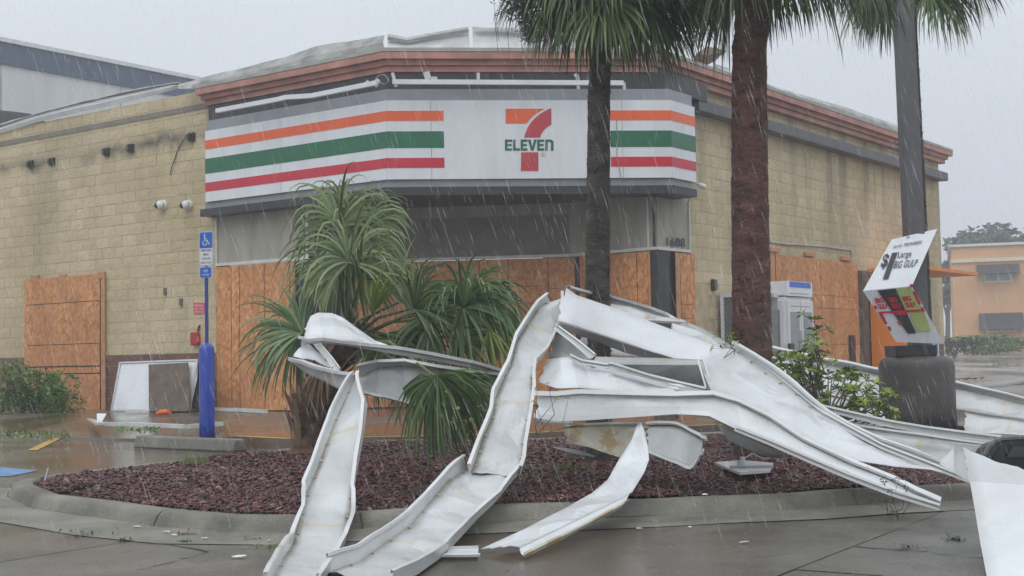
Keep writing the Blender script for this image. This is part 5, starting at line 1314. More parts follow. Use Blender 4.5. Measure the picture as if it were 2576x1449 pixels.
# ================================================================ THE TORN-OFF METAL ROOF EDGING
def cat(a, b, c, d, t, k=.5):
    cr_ = ((b * 2) + (c - a) * t + (a * 2 - b * 5 + c * 4 - d) * t * t + (b * 3 - a - c * 3 + d) * t ** 3) * .5
    return cr_.lerp(b.lerp(c, t), k)
def resample(pts, seg, k=.5):
    out = []; n = len(pts)
    for i_ in range(n - 1):
        a, b, c, d = pts[max(0, i_ - 1)], pts[i_], pts[i_ + 1], pts[min(n - 1, i_ + 2)]
        for q in range(seg): out.append(cat(a, b, c, d, q / seg, k))
    out.append(pts[-1].copy()); return out
STRIPS = []
def strip(lab, st, fl=(.09, .09), side=1, seg=8, across=9, amp=.010, kink=.85, lip=.022, cat_='metal edging', mat='white_sheet_metal', emat='white_folded_edge', seed=0, splay=.25, bow=0.0, name='metal_edging', lipdir=-1):
    """a folded sheet-metal channel; st: (left x, left y, left depth, right x, right y, right depth) stations"""
    def rest(x, y, d):                                  # a station may not sink into the pavement or the mulch
        p = P(x, y, d); zm = .125 if (inside(p.x, p.y - .12, isl) or inside(p.x, p.y + .25, isl)) else .012
        if p.z < zm:
            p = G(x, y, zm)
            if zm < .1 and inside(p.x, p.y + .2, isl): p = G(x, y, .105)
        return p
    Ls = resample([rest(s[0], s[1], s[2]) for s in st], seg, kink); Rs = resample([rest(s[3], s[4], s[5]) for s in st], seg, kink)
    for q in Ls + Rs: q.z = max(q.z, .012)
    n = len(Ls); nr = []
    for i_ in range(n):
        t = ((Ls[min(i_ + 1, n - 1)] + Rs[min(i_ + 1, n - 1)]) - (Ls[max(i_ - 1, 0)] + Rs[max(i_ - 1, 0)])); v = (Rs[i_] - Ls[i_]).cross(t).normalized()
        if nr and v.dot(nr[-1]) < 0: v = -v
        nr.append(v)
    vote = sum((1 if (CAM - Ls[i_]).dot(nr[i_]) > 0 else -1) for i_ in range(n))
    if vote * side < 0: nr = [-v for v in nr]
    cen_ = sum(Ls, Vector()) / n; o0 = Vector((cen_.x, cen_.y, max(.0, min(q.z for q in Ls + Rs))))
    t_ = thing(name, lab, cat_, o0)
    vs = []; uv = []; acc = 0
    for i_ in range(n):
        if i_: acc += ((Ls[i_] + Rs[i_]) - (Ls[i_ - 1] + Rs[i_ - 1])).length / 2
        W_ = (Rs[i_] - Ls[i_]).length
        for q in range(across + 1):
            s = q / across; p = Ls[i_].lerp(Rs[i_], s); w_ = math.sin(math.pi * s)
            # dents: flat facets meeting in sharp creases
            gi, gq = acc * 4.2, s * 2.0; a0, b0_ = int(gi), int(gq); fi, fq = gi - a0, gq - b0_
            H = lambda a, b: (((a * 73 + b * 179 + seed * 31) * 2654435761) % 1000) / 500.0 - 1.0
            h00, h10, h01, h11 = H(a0, b0_), H(a0 + 1, b0_), H(a0, b0_ + 1), H(a0 + 1, b0_ + 1)
            if (a0 + b0_ + seed) % 2: nz = h00 + (h10 - h00) * fi + (h01 - h00) * fq if fi + fq < 1 else h11 + (h01 - h11) * (1 - fi) + (h10 - h11) * (1 - fq)
            else: nz = (h00 + (h10 - h00) * fi + (h11 - h10) * fq) if fi > fq else (h00 + (h01 - h00) * fq + (h11 - h01) * fi)
            p = p + nr[i_] * side * (min(1.0, w_ * 2.2) * (bow * w_ + amp * nz * .85)); vs.append(p); uv.append((s, acc))
    rj = random.Random(seed * 7 + 1)
    for row, tn in ((0, (Ls[0] + Rs[0]) - (Ls[1] + Rs[1])), (n - 1, (Ls[-1] + Rs[-1]) - (Ls[-2] + Rs[-2]))):
        for q in range(across + 1): vs[row * (across + 1) + q] += tn.normalized() * rj.uniform(-.03, .02) * min(1, (Ls[row] - Rs[row]).length * 4)
    m = across + 1
    fs = [(i_ * m + q, i_ * m + q + 1, (i_ + 1) * m + q + 1, (i_ + 1) * m + q) for i_ in range(n - 1) for q in range(across)]
    o = obj('web', vs, fs, mat, t_, uvs=uv); solid(o, .003)
    for e_, h in ((0, fl[0]), (1, fl[1])):
        if not h: continue
        E_, O_ = (Ls, Rs) if e_ == 0 else (Rs, Ls); vv = []
        for i_ in range(n):
            oo = (E_[i_] - O_[i_]).normalized(); hh = h * (1 + .18 * mnoise.noise(E_[i_] * 2.5 + Vector((0, 0, seed)))); rim = E_[i_] + nr[i_] * hh + oo * hh * splay
            mid = E_[i_] + nr[i_] * hh * .5 + oo * hh * splay * .4
            vv += [E_[i_].copy(), mid, rim, rim - oo * lip * -lipdir + nr[i_] * .002, rim - oo * lip * -lipdir - nr[i_] * .014]
        for q in vv: q.z = max(q.z, .006)
        ff = [(i_ * 5 + q, i_ * 5 + q + 1, (i_ + 1) * 5 + q + 1, (i_ + 1) * 5 + q) for i_ in range(n - 1) for q in range(4)]
        o = obj('folded_edge', vv, ff, emat, t_); solid(o, .003)
        if h >= .04:
            sb_ = MB(); last = -1
            for i_ in range(1, n - 1):
                if i_ % 6 == 3:
                    p = vs[i_ * m + (1 if e_ == 0 else across - 1)].lerp(E_[i_], .5) + nr[i_] * side * .006; x_ = (E_[i_] - O_[i_]).normalized() * .009; y_ = (Ls[i_ + 1] - Ls[i_ - 1]).normalized() * .009
                    sb_.box(p, x_, y_, nr[i_] * .004)
            if sb_.v: sb_.build('screw_heads', 'rusty_sheet', t_, kind='stuff')
    STRIPS.append((lab, [round(q.z, 2) for q in (Ls[0], Rs[0], Ls[-1], Rs[-1])])); return t_

# left leg, from the knee down to the pavement
strip('left of the two channel legs, dropping from a sharp knee to the wet pavement', [
 (893, 952, 9.2, 903, 950, 9.2), (848, 1046, 9.0, 924, 1020, 8.9), (815, 1130, 8.65, 913, 1105, 8.6), (797, 1180, 8.5, 899, 1180, 8.4), (770, 1240, 8.3, 889, 1247, 8.2), (752, 1300, 8.05, 877, 1313, 7.95), (736, 1369, 7.6, 868, 1368, 7.55), (703, 1419, 6.75, 842, 1419, 6.75), (672, 1480, 6.1, 800, 1480, 6.1)],
 (.07, .065), seed=1, amp=.018, kink=.95)
# central leg
strip('long central channel leg sweeping from the wreck crest over the kerb to the pavement', [
 (1382, 757, 11.0, 1415, 752, 11.0), (1352, 775, 10.8, 1404, 806, 10.7), (1319, 826, 10.5, 1393, 850, 10.4), (1298, 860, 10.3, 1372, 890, 10.2), (1282, 925, 10.0, 1346, 920, 10.0), (1270, 945, 9.9, 1341, 955, 9.85), (1246, 1000, 9.6, 1344, 990, 9.6), (1238, 1046, 9.3, 1334, 1046, 9.3), (1213, 1103, 9.0, 1318, 1127, 8.95), (1195, 1160, 8.8, 1317, 1168, 8.75), (1182, 1192, 8.6, 1308, 1194, 8.6)],
 (.07, .065), seed=2, amp=.022, kink=.95)
strip('broad end of the central channel lying flat across kerb and pavement', [
 (1172, 1178, 8.85, 1306, 1192, 8.68), (1163, 1186, 8.7, 1285, 1214, 8.5), (1126, 1209, 8.4, 1247, 1262, 8.2), (1076, 1268, 8.0, 1200, 1306, 7.75), (1030, 1322, 7.55, 1172, 1337, 7.4), (968, 1366, 7.15, 1118, 1396, 6.85), (905, 1412, 6.75, 1048, 1446, 6.35), (826, 1440, 6.45, 985, 1475, 6.12)],
 (.085, .065), seed=3, amp=.018, kink=.95)
# knee piece and loop on the left
strip('short channel piece running from the left tip down to the knee of the left leg', [
 (734, 900, 9.9, 737, 914, 9.9), (765, 906, 9.8, 768, 938, 9.85), (800, 919, 9.6, 805, 955, 9.65), (850, 932, 9.35, 850, 978, 9.4), (902, 945, 9.2, 882, 992, 9.2)], (.035, 0), seed=4, amp=.006)
strip('white tongue folded up between the loop and the left tip', [
 (736, 896, 9.9, 790, 905, 9.75), (752, 876, 10.0, 812, 918, 9.8), (776, 862, 10.15, 842, 930, 9.75)], (0, 0), seed=5, mat='clean_white_sheet', amp=.008)
strip('narrow dirty folded strip crossing under the loop', [(785, 862, 10.1, 802, 861, 10.05), (820, 900, 9.8, 835, 897, 9.75), (838, 930, 9.55, 857, 932, 9.5)], (.02, .02), seed=6, amp=.003, lip=.008)
strip('broad curled loop at the upper left end of the wreck', [
 (762, 848, 10.2, 772, 816, 10.5), (780, 848, 10.1, 782, 795, 10.6), (812, 848, 10.05, 800, 787, 10.7), (850, 853, 10.1, 835, 788, 10.75), (890, 858, 10.15, 862, 799, 10.7), (930, 868, 10.2, 905, 830, 10.6), (955, 873, 10.25, 945, 858, 10.5), (975, 878, 10.3, 972, 866, 10.4)], (0, 0), seed=7, mat='clean_white_sheet', amp=.020, across=7)
strip('long thin white rim running from the loop to the central leg', [
 (757, 876, 10.15, 760, 848, 10.15), (772, 865, 10.05, 775, 848, 10.0), (810, 864, 10.0, 812, 848, 9.98), (860, 869, 10.02, 862, 855, 10.0), (940, 882, 10.1, 942, 868, 10.1), (1000, 893, 10.2, 1003, 874, 10.2), (1080, 906, 10.4, 1083, 888, 10.4), (1180, 925, 10.6, 1183, 908, 10.6), (1240, 939, 10.8, 1243, 925, 10.8), (1292, 948, 10.9, 1290, 941, 10.9)], (0, .03), seed=8, amp=.002, across=2)
strip('long shaded channel side hanging below the thin rim behind the palm fronds', [
 (905, 948, 10.7, 895, 990, 10.5), (950, 925, 10.6, 960, 1000, 10.5), (1010, 920, 10.7, 1030, 1018, 10.6), (1100, 926, 10.7, 1100, 1034, 10.7), (1190, 938, 10.8, 1190, 1056, 10.8), (1250, 944, 10.9, 1240, 1062, 10.9), (1295, 950, 11.0, 1280, 1075, 11.0)], (.10, .03), seed=9, amp=.012)
# crest
strip('wide smooth top panel running down right from the wreck crest', [
 (1403, 806, 10.3, 1421, 722, 10.7), (1440, 817, 10.2, 1452, 743, 10.6), (1510, 840, 10.1, 1534, 771, 10.6), (1582, 864, 10.0, 1630, 807, 10.5), (1640, 884, 9.9, 1727, 843, 10.3), (1700, 903, 9.7, 1811, 874, 9.95), (1763, 918, 9.5, 1850, 900, 9.7)], (.0, .0), seed=10, mat='clean_white_sheet', amp=.007, across=8)
strip('shaded underside flange below the smooth top panel', [
 (1401, 808, 10.3, 1400, 822, 10.45), (1438, 819, 10.2, 1436, 836, 10.4), (1510, 842, 10.1, 1508, 862, 10.3), (1582, 866, 10.0, 1575, 888, 10.2), (1686, 900, 9.8, 1640, 902, 10.0)], (0, 0), seed=11, mat='clean_white_sheet', amp=.002, across=2)
strip('white crest edge bent back round the slim palm trunk', [
 (1423, 722, 10.75, 1432, 718, 10.8), (1450, 732, 11.3, 1464, 727, 11.3), (1490, 742, 12.4, 1500, 735, 12.4), (1536, 762, 12.6, 1536, 743, 12.6), (1582, 775, 12.4, 1583, 756, 12.4), (1640, 795, 12.0, 1640, 772, 12.0), (1678, 806, 11.7, 1679, 787, 11.7), (1712, 814, 11.4, 1704, 802, 11.4)], (0, .03), seed=12, mat='clean_white_sheet', amp=.006)
strip('crumpled white panel behind the crest, rust spotted, right of the slim palm', [
 (1536, 800, 11.9, 1536, 764, 12.3), (1575, 815, 11.8, 1588, 772, 12.1), (1612, 812, 11.5, 1625, 785, 11.9), (1650, 812, 11.3, 1660, 795, 11.6), (1727, 815, 11.0, 1716, 803, 11.3)], (.02, 0), seed=13, amp=.018, mat='white_sheet_metal')
strip('thin white lip curving from the boarded door down to the crest sprig', [
 (1712, 816, 11.1, 1716, 806, 11.1), (1760, 834, 10.8, 1763, 823, 10.8), (1799, 853, 10.4, 1802, 845, 10.4), (1825, 872, 10.1, 1830, 862, 10.1), (1850, 886, 9.8, 1853, 876, 9.8)], (.02, 0), seed=14, amp=.002, across=2)
strip('grey shaded web below the thin curved lip', [
 (1690, 830, 10.9, 1690, 812, 11.1), (1750, 852, 10.5, 1755, 830, 10.8), (1811, 874, 10.1, 1812, 856, 10.3)], (0, 0), seed=15, amp=.006)
# big sweep to the right
strip('great curved white panel sweeping down to the right in front of the pedestal', [
 (1760, 905, 9.6, 1845, 878, 9.75), (1772, 945, 9.3, 1890, 905, 9.6), (1790, 984, 9.1, 1940, 938, 9.5), (1850, 1004, 9.0, 1990, 976, 9.35), (1920, 1034, 8.85, 2040, 1019, 9.2), (2000, 1085, 8.75, 2080, 1050, 9.1), (2067, 1122, 8.7, 2140, 1084, 9.0), (2150, 1158, 8.6, 2217, 1122, 8.9), (2250, 1174, 8.6, 2300, 1152, 8.8), (2342, 1182, 8.55, 2360, 1180, 8.7), (2425, 1205, 8.5, 2440, 1212, 8.55)],
 (.0, .055), seed=16, mat='clean_white_sheet', amp=.034, across=9, lip=.03)
strip('raised ridge line along the top of the great curved panel', [
 (1850, 884, 9.75, 1853, 878, 9.75), (1942, 944, 9.5, 1946, 937, 9.5), (2037, 1026, 9.2, 2043, 1016, 9.2), (2067, 1050, 9.1, 2075, 1040, 9.1), (2217, 1128, 8.85, 2222, 1119, 8.85), (2342, 1176, 8.6, 2346, 1166, 8.6), (2440, 1214, 8.45, 2443, 1206, 8.45)], (.02, .02), seed=17, amp=.001, across=2, lip=.01)
# inner frames
strip('narrow white bar leaning from the crest down to the long level bar', [
 (1396, 830, 10.2, 1407, 824, 10.2), (1445, 868, 10.05, 1457, 860, 10.05), (1488, 905, 9.9, 1500, 894, 9.9)], (.02, .02), seed=18, amp=.001, across=2, lip=.01)
strip('long level white bar inside the wreck above the dark gap', [
 (1490, 910, 9.9, 1500, 897, 9.9), (1560, 915, 9.8, 1562, 898, 9.8), (1660, 916, 9.65, 1662, 900, 9.65), (1760, 918, 9.5, 1768, 905, 9.5)], (.02, .0), seed=19, amp=.002, across=2, lip=.012)
strip('short upright white bar closing the inner frame on its right side', [
 (1758, 912, 9.5, 1770, 908, 9.5), (1768, 950, 9.35, 1782, 946, 9.35), (1776, 984, 9.25, 1794, 984, 9.25)], (.02, .02), seed=20, amp=.001, across=2, lip=.01)
strip('sheet lying in the dark gap below the level bar, its shade put into the grey colour', [(1500, 975, 10.5, 1500, 915, 10.8), (1600, 985, 10.4, 1600, 915, 10.7), (1700, 992, 10.2, 1700, 915, 10.5), (1775, 995, 10.0, 1775, 915, 10.3)], (0, 0), seed=45, amp=.03, mat='galvanised_coping')  # grey colour carries the shade of the gap
strip('grey-green shaded sheet behind the leaning narrow bar', [
 (1380, 908, 10.4, 1396, 830, 10.6), (1430, 905, 10.4, 1430, 850, 10.5), (1492, 912, 10.2, 1470, 884, 10.3)], (0, 0), seed=21, amp=.012)
strip('crumpled bright panel in the middle of the wreck, left of the dark gap', [
 (1352, 960, 9.9, 1374, 905, 10.3), (1400, 977, 9.7, 1405, 900, 10.2), (1455, 976, 9.6, 1436, 896, 10.1), (1510, 980, 9.5, 1490, 925, 9.9), (1560, 984, 9.4, 1530, 922, 9.8), (1640, 986, 9.35, 1630, 953, 9.6), (1746, 988, 9.3, 1740, 978, 9.35)], (0, 0), seed=22, mat='clean_white_sheet', amp=.045, across=10)
strip('double folded tube edge lying over the crumpled bright panel', [
 (1437, 901, 9.95, 1439, 892, 9.95), (1466, 916, 9.85, 1469, 907, 9.85), (1526, 928, 9.7, 1532, 918, 9.7), (1542, 926, 9.65, 1545, 914, 9.65), (1630, 955, 9.5, 1633, 942, 9.5), (1700, 971, 9.4, 1704, 960, 9.4), (1775, 988, 9.25, 1780, 978, 9.25)], (.02, .02), seed=23, amp=.002, across=2, lip=.012)
strip('short white lip running below the double tube edge', [
 (1530, 936, 9.6, 1535, 928, 9.6), (1630, 962, 9.45, 1634, 952, 9.45), (1695, 980, 9.35, 1698, 970, 9.35), (1745, 988, 9.25, 1750, 981, 9.25)], (.015, 0), seed=24, amp=.001, across=2, lip=.008)
strip('white strip seen in the gap just above the long level bar behind the slim palm', [
 (1536, 895, 10.6, 1540, 862, 11.2), (1600, 897, 10.5, 1592, 880, 10.8), (1650, 899, 10.3, 1650, 892, 10.4)], (0, 0), seed=25, amp=.01)
strip('pale scrap sticking up left of the slim palm trunk', [(1455, 860, 10.8, 1462, 850, 10.9), (1475, 875, 10.9, 1480, 848, 11.0)], (0, 0), seed=26, amp=.01)
# front apron strip
strip('long front channel running level then falling right to a narrow tip above the kerb', [
 (1352, 1050, 9.2, 1350, 990, 9.25), (1414, 1058, 9.1, 1405, 990, 9.15), (1480, 1055, 9.05, 1462, 984, 9.1), (1582, 1050, 8.95, 1580, 988, 9.0), (1700, 1043, 8.85, 1700, 993, 8.9), (1790, 1053, 8.75, 1799, 993, 8.85), (1870, 1090, 8.6, 1850, 1008, 8.75), (1937, 1118, 8.5, 1937, 1052, 8.65), (2037, 1163, 8.35, 2017, 1108, 8.5), (2130, 1198, 8.25, 2142, 1168, 8.35), (2217, 1238, 8.1, 2242, 1208, 8.2), (2300, 1266, 8.0, 2310, 1240, 8.05), (2362, 1284, 7.95, 2367, 1262, 7.98)],
 (.045, .035), seed=27, mat='clean_white_sheet', amp=.012, across=7, lip=.03)
strip('second ridge riding along the falling front channel', [
 (1850, 1082, 8.55, 1852, 1072, 8.55), (1937, 1118, 8.42, 1940, 1107, 8.42), (2037, 1162, 8.27, 2040, 1150, 8.27), (2130, 1202, 8.15, 2134, 1190, 8.15), (2240, 1245, 8.0, 2245, 1232, 8.0), (2362, 1282, 7.88, 2366, 1270, 7.88)], (.02, .02), seed=28, amp=.001, across=2, lip=.012, emat='white_folded_edge')
strip('grey underside of the front channel above the mulch', [
 (1830, 1108, 8.9, 1800, 1064, 8.9), (1880, 1132, 8.85, 1860, 1088, 8.7), (1930, 1150, 8.8, 1925, 1120, 8.55), (1975, 1152, 8.8, 1985, 1148, 8.45)], (0, 0), seed=29, amp=.008)
strip('rust stained channel lying on the mulch beneath the front strip', [
 (1428, 1110, 9.9, 1416, 1068, 9.9), (1500, 1134, 9.7, 1470, 1070, 9.9), (1560, 1155, 9.5, 1545, 1068, 9.8), (1633, 1165, 9.3, 1620, 1068, 9.7)], (.03, .02), seed=30, amp=.010, mat='rusty_sheet', emat='rusty_sheet')
strip('rounded grey channel end hanging right of the upright front leg', [
 (1628, 1140, 9.3, 1628, 1070, 9.5), (1665, 1155, 9.2, 1665, 1068, 9.45), (1700, 1168, 9.1, 1705, 1070, 9.35), (1738, 1182, 9.05, 1745, 1088, 9.2), (1757, 1160, 9.05, 1767, 1100, 9.15), (1765, 1135, 9.1, 1768, 1105, 9.12)], (.02, .03), seed=31, amp=.006, kink=.2)
strip('small leaf-shaped metal scrap on the mulch left of the rust stained channel', [(1392, 1126, 10.2, 1394, 1123, 10.2), (1420, 1136, 10.1, 1422, 1126, 10.1), (1460, 1145, 9.95, 1462, 1133, 9.95), (1495, 1150, 9.9, 1497, 1146, 9.9)], (0, 0), seed=32, amp=.003, cat_='metal scrap', name='metal_scrap')
# upright front leg bending down to the pavement
strip('bright white channel rising from the pavement to a pointed tip, front centre', [
 (1206, 1383, 6.95, 1303, 1380, 6.85), (1320, 1331, 7.35, 1405, 1331, 7.2), (1430, 1274, 7.9, 1500, 1285, 7.65), (1490, 1240, 8.2, 1560, 1256, 7.9), (1529, 1207, 8.4, 1590, 1238, 8.05), (1555, 1160, 8.6, 1620, 1190, 8.35), (1575, 1130, 8.7, 1633, 1155, 8.5), (1590, 1105, 8.8, 1628, 1115, 8.65), (1600, 1075, 8.9, 1620, 1080, 8.85), (1608, 1060, 8.95, 1612, 1061, 8.95)],
 (.0, .0), seed=33, mat='clean_white_sheet', amp=.024, kink=.95)
strip('side flange of the bright front channel with a rusty lower lip', [
 (1304, 1381, 6.84, 1320, 1403, 6.75), (1405, 1332, 7.18, 1415, 1356, 7.05), (1500, 1286, 7.63, 1506, 1308, 7.5), (1560, 1257, 7.88, 1562, 1277, 7.76), (1584, 1243, 8.02, 1574, 1262, 7.9)], (0, .02), seed=34, mat='clean_white_sheet', amp=.002, across=2, lip=.02, emat='rusty_sheet')
strip('small flat white plate on the pavement at the end of the bright front channel', [
 (1116, 1401, 6.75, 1131, 1381, 6.95), (1160, 1401, 6.75, 1165, 1380, 6.95), (1208, 1400, 6.75, 1204, 1379, 6.95)], (.012, .012), seed=35, mat='clean_white_sheet', amp=.002, across=2, lip=.01, name='metal_plate', cat_='metal plate')
strip('shaded hem of white edging just under the front strip beside the central leg', [
 (1345, 1062, 9.4, 1345, 1048, 9.4), (1400, 1066, 9.35, 1400, 1056, 9.35), (1440, 1066, 9.3, 1440, 1058, 9.3)], (.01, 0), seed=36, amp=.002, across=2, lip=.01)
# right side
strip('upper of the two parallel ridged bars running right behind the sweep', [
 (2062, 1028, 9.6, 2064, 1018, 9.6), (2140, 1049, 9.5, 2143, 1036, 9.5), (2237, 1073, 9.3, 2240, 1058, 9.3), (2330, 1090, 9.1, 2333, 1074, 9.1), (2420, 1102, 8.9, 2423, 1086, 8.9), (2520, 1114, 8.7, 2523, 1098, 8.7)], (.02, .02), seed=37, amp=.002, across=3, lip=.012)
strip('lower of the two parallel ridged bars running right behind the sweep', [
 (2150, 1080, 9.3, 2150, 1068, 9.3), (2240, 1095, 9.1, 2242, 1082, 9.1), (2332, 1107, 8.95, 2334, 1094, 8.95), (2410, 1116, 8.85, 2412, 1106, 8.85), (2490, 1124, 8.75, 2491, 1116, 8.75)], (.02, .02), seed=38, amp=.002, across=3, lip=.012)
strip('grey web hanging below the two ridged bars', [
 (2150, 1092, 9.35, 2125, 1060, 9.6), (2237, 1135, 9.1, 2240, 1078, 9.3), (2300, 1165, 8.95, 2330, 1098, 9.1), (2400, 1170, 8.8, 2400, 1110, 9.0), (2480, 1165, 8.7, 2480, 1122, 8.85)], (0, 0), seed=39, amp=.012)
strip('long white-topped sheet lying behind the bush and the pedestal', [
 (1925, 960, 16.6, 1928, 882, 17.2), (2067, 985, 16.3, 2069, 913, 16.9), (2242, 1020, 15.9, 2243, 946, 16.5), (2427, 1032, 15.4, 2428, 980, 16.0), (2520, 1046, 15.1, 2520, 1002, 15.7), (2640, 1066, 14.7, 2640, 1032, 15.3)], (0, .08), seed=40, amp=.02, lip=.05)
strip('broad pale sheet lying on the ground between the pedestal and the frame edge', [
 (2425, 1092, 14.6, 2428, 1036, 15.0), (2500, 1098, 14.2, 2510, 1050, 14.8), (2640, 1106, 13.5, 2640, 1068, 14.4)], (.03, .03), seed=41, amp=.015)
strip('white sheet glimpsed through the lower branches of the yellow-green bush', [
 (2060, 1050, 13.4, 2050, 985, 13.8), (2130, 1062, 13.2, 2130, 1005, 13.6), (2230, 1075, 13.0, 2220, 1030, 13.4)], (0, .02), seed=42, amp=.012)
strip('large smooth white sheet standing at the lower right corner', [
 (2427, 1130, 6.9, 2562, 1177, 6.7), (2440, 1212, 6.8, 2680, 1225, 6.5), (2452, 1280, 6.6, 2700, 1290, 6.3), (2466, 1365, 6.3, 2720, 1370, 6.1), (2482, 1449, 6.05, 2740, 1455, 5.9), (2495, 1530, 5.8, 2760, 1540, 5.65)], (0, 0), seed=43, mat='clean_white_sheet', amp=.003, kink=.9, across=8)
strip('folded white corner flap at the top of the large lower right sheet', [
 (2362, 1166, 7.5, 2364, 1163, 7.5), (2400, 1190, 7.3, 2400, 1127, 7.5), (2438, 1213, 6.95, 2427, 1130, 7.2)], (0, 0), seed=44, mat='clean_white_sheet', amp=.010, kink=.9)
# dark plastic bin lid
t = thing('dark_plastic_tub', 'dark grey plastic tub or lid lying behind the large lower right sheet', 'plastic tub', P(2560, 1180, 7.7))
rim = [P(x, y, 7.7) for x, y in ((2476, 1145), (2490, 1122), (2503, 1110), (2520, 1104), (2560, 1101), (2620, 1104), (2680, 1116), (2700, 1200), (2600, 1230), (2500, 1190), (2470, 1160))]
mb = MB(); mb.prism(rim, (0, .22, -.03)); bevel(mb.build('shell', 'dark_grey_plastic', t), .015)
inr = [P(2590, 1160, 7.68).lerp(q, .80) + Vector((0, -.02, 0)) for q in rim]; mb = MB(); mb.prism(inr, (0, .01, 0)); mb.build('inner_panel', 'black_plastic', t)
mb = MB(); mb.prism([P(x, y, 7.64) for x, y in ((2535, 1150), (2550, 1124), (2620, 1122), (2640, 1150))], (0, .02, 0)); mb.build('raised_panel', 'dark_grey_plastic', t)
mb = MB(); mb.tube(rim + [rim[0]], .014, 6); mb.build('rim', 'beam_grey', t)
# flat white plate with fittings on the mulch
t = thing('fallen_plate', 'flat white plate with broken fixture parts lying on the mulch', 'plate', P(1868, 1175, 9.0))
zp_ = .13; mb = MB(); mb.prism([G(x, y, zp_) for x, y in ((1797, 1168), (1870, 1163), (1946, 1170), (1938, 1189), (1862, 1195), (1840, 1187))], (0, 0, .018)); mb.build('plate', 'sign_white', t)
c = G(1868, 1176, zp_ + .02); mb = MB(); mb.tube([c, c + Vector((0, 0, .05))], [.045, .04], 10); mb.tube([c + Vector((0, 0, .05)), c + Vector((0, 0, .08))], [.02, .018], 8); mb.build('fixture', 'light_steel', t)
mb = MB(); mb.tube([c + Vector((0, 0, .06)), c + Vector((.08, .02, .10)), c + Vector((.16, 0, .06)), c + Vector((.24, .03, .07)), c + Vector((.3, 0, .03))], .006, 5); mb.bar(c + Vector((-.1, -.05, .01)), c + Vector((.2, -.06, .01)), .03, .015); mb.build('wire', 'mid_grey_ink', t)

# ---------------------------------------------------------------- scattered debris on the pavement
def scrap(x, y, z, s, lab, mat='camera_white', seed=0):
    r_ = random.Random(seed); c = G(x, y, z); mb = MB(); vs = []
    for k in range(7):
        a = k * 6.283 / 7; vs.append(c + Vector((math.cos(a) * s * r_.uniform(.6, 1.3), math.sin(a) * s * r_.uniform(.3, .8), r_.uniform(.003, .010))))
    vs.append(c + Vector((0, 0, .009)))
    mb.add(vs, [(k, (k + 1) % 7, 7) for k in range(7)]); o = mb.build('debris_scrap', mat, label=lab, cat='debris', group='small scraps on the wet pavement'); solid(o, .004)
for k, (x, y, z, s, lab) in enumerate(((343, 1327, .005, .026, 'small white torn scrap near the kerb, farthest left on the pavement'), (420, 1340, .006, .024, 'white scrap on the pavement, second from the left'), (438, 1348, .006, .018, 'tiny white chip beside the second scrap'), (517, 1356, .006, .022, 'white scrap on the pavement between kerb and left metal leg'), (677, 1362, .006, .012, 'tiny white chip just left of the left metal leg'), (600, 1403, .006, .04, 'thin white film flattened on the pavement in the lower left'), (1608, 1332, .006, .016, 'small white scrap right of the bright front channel'), (1872, 1366, .006, .03, 'flat white wrapper on the pavement, lower right centre'), (1774, 1246, .16, .022, 'small white scrap on the kerb edge, centre right'), (1736, 1328, .006, .012, 'tiny pale chip on the wet concrete, centre right'))):
    scrap(x, y, z, s, lab, 'camera_white', k)
def tuft(x, y, z, s, n_, lab, mat='shrub_yellow', seed=0, cat_='leaf debris', flat=.35, grp='torn leaves and twigs on the pavement'):
    r_ = random.Random(seed); c = G(x, y, z); mb = MB()
    for k in range(n_):
        p = c + Vector((r_.gauss(0, s), r_.gauss(0, s * .8), abs(r_.gauss(0, s * flat)) + .005)); a = Vector((r_.gauss(0, 1), r_.gauss(0, 1), r_.gauss(0, .4))).normalized(); b = a.cross(up).normalized(); l = r_.uniform(.008, .022) * (1 + z)
        mb.add([p - a * l, p + b * l * .3, p + a * l, p - b * l * .3], [(0, 1, 2, 3)])
    mb.build('torn_leaves', mat, label=lab, cat=cat_, group=grp)
tuft(662, 1379, .0, .045, 60, 'bright yellow-green torn leaf on the pavement left of the left metal leg', 'palm_yellow', 1)
tuft(630, 1358, .0, .025, 24, 'small pale leaf scrap near the kerb, left of the metal leg', 'palm_yellow', 2)
tuft(312, 1361, .0, .025, 40, 'small dark leaf clump on the left pavement', 'shrub_green', 3); tuft(465, 1364, .0, .022, 40, 'little green leaf clump below the white scraps', 'shrub_green', 4)
tuft(470, 1346, .0, .035, 40, 'brown leaf litter beside the white scraps', 'palm_dead', 5); tuft(200, 1349, .0, .06, 80, 'loose dark leaf litter in the gutter on the left', 'far_leaf', 6)
tuft(2402, 1360, .0, .03, 60, 'small dark green moss clump on the lower right concrete', 'far_leaf', 7); tuft(2280, 1382, .0, .03, 40, 'dark leaf litter along the crack on the lower right', 'far_leaf', 8)
tuft(1478, 1080, .16, .05, 1, 'single torn leaf on the mulch below the front strip', 'shrub_green', 9)
r_ = random.Random(90); mb = MB()
for k in range(900):
    x = r_.uniform(0, 175); y = r_.gauss(1092, 9)
    if r_.random() < .35: x = r_.uniform(290, 400); y = r_.gauss(1080, 4)
    c = G(x, y, .05 if x < 200 else .17); a = Vector((r_.gauss(0, 1), r_.gauss(0, 1), r_.gauss(0, .5))).normalized(); b = a.cross(up).normalized(); l = r_.uniform(.02, .05)
    mb.add([c - a * l, c + b * l * .3, c + a * l, c - b * l * .3], [(0, 1, 2, 3)])
mb.build('leaf_litter', 'shrub_green', label='torn green leaves drifted along the yellow line and the bent strip', kind='stuff')
mb = MB()
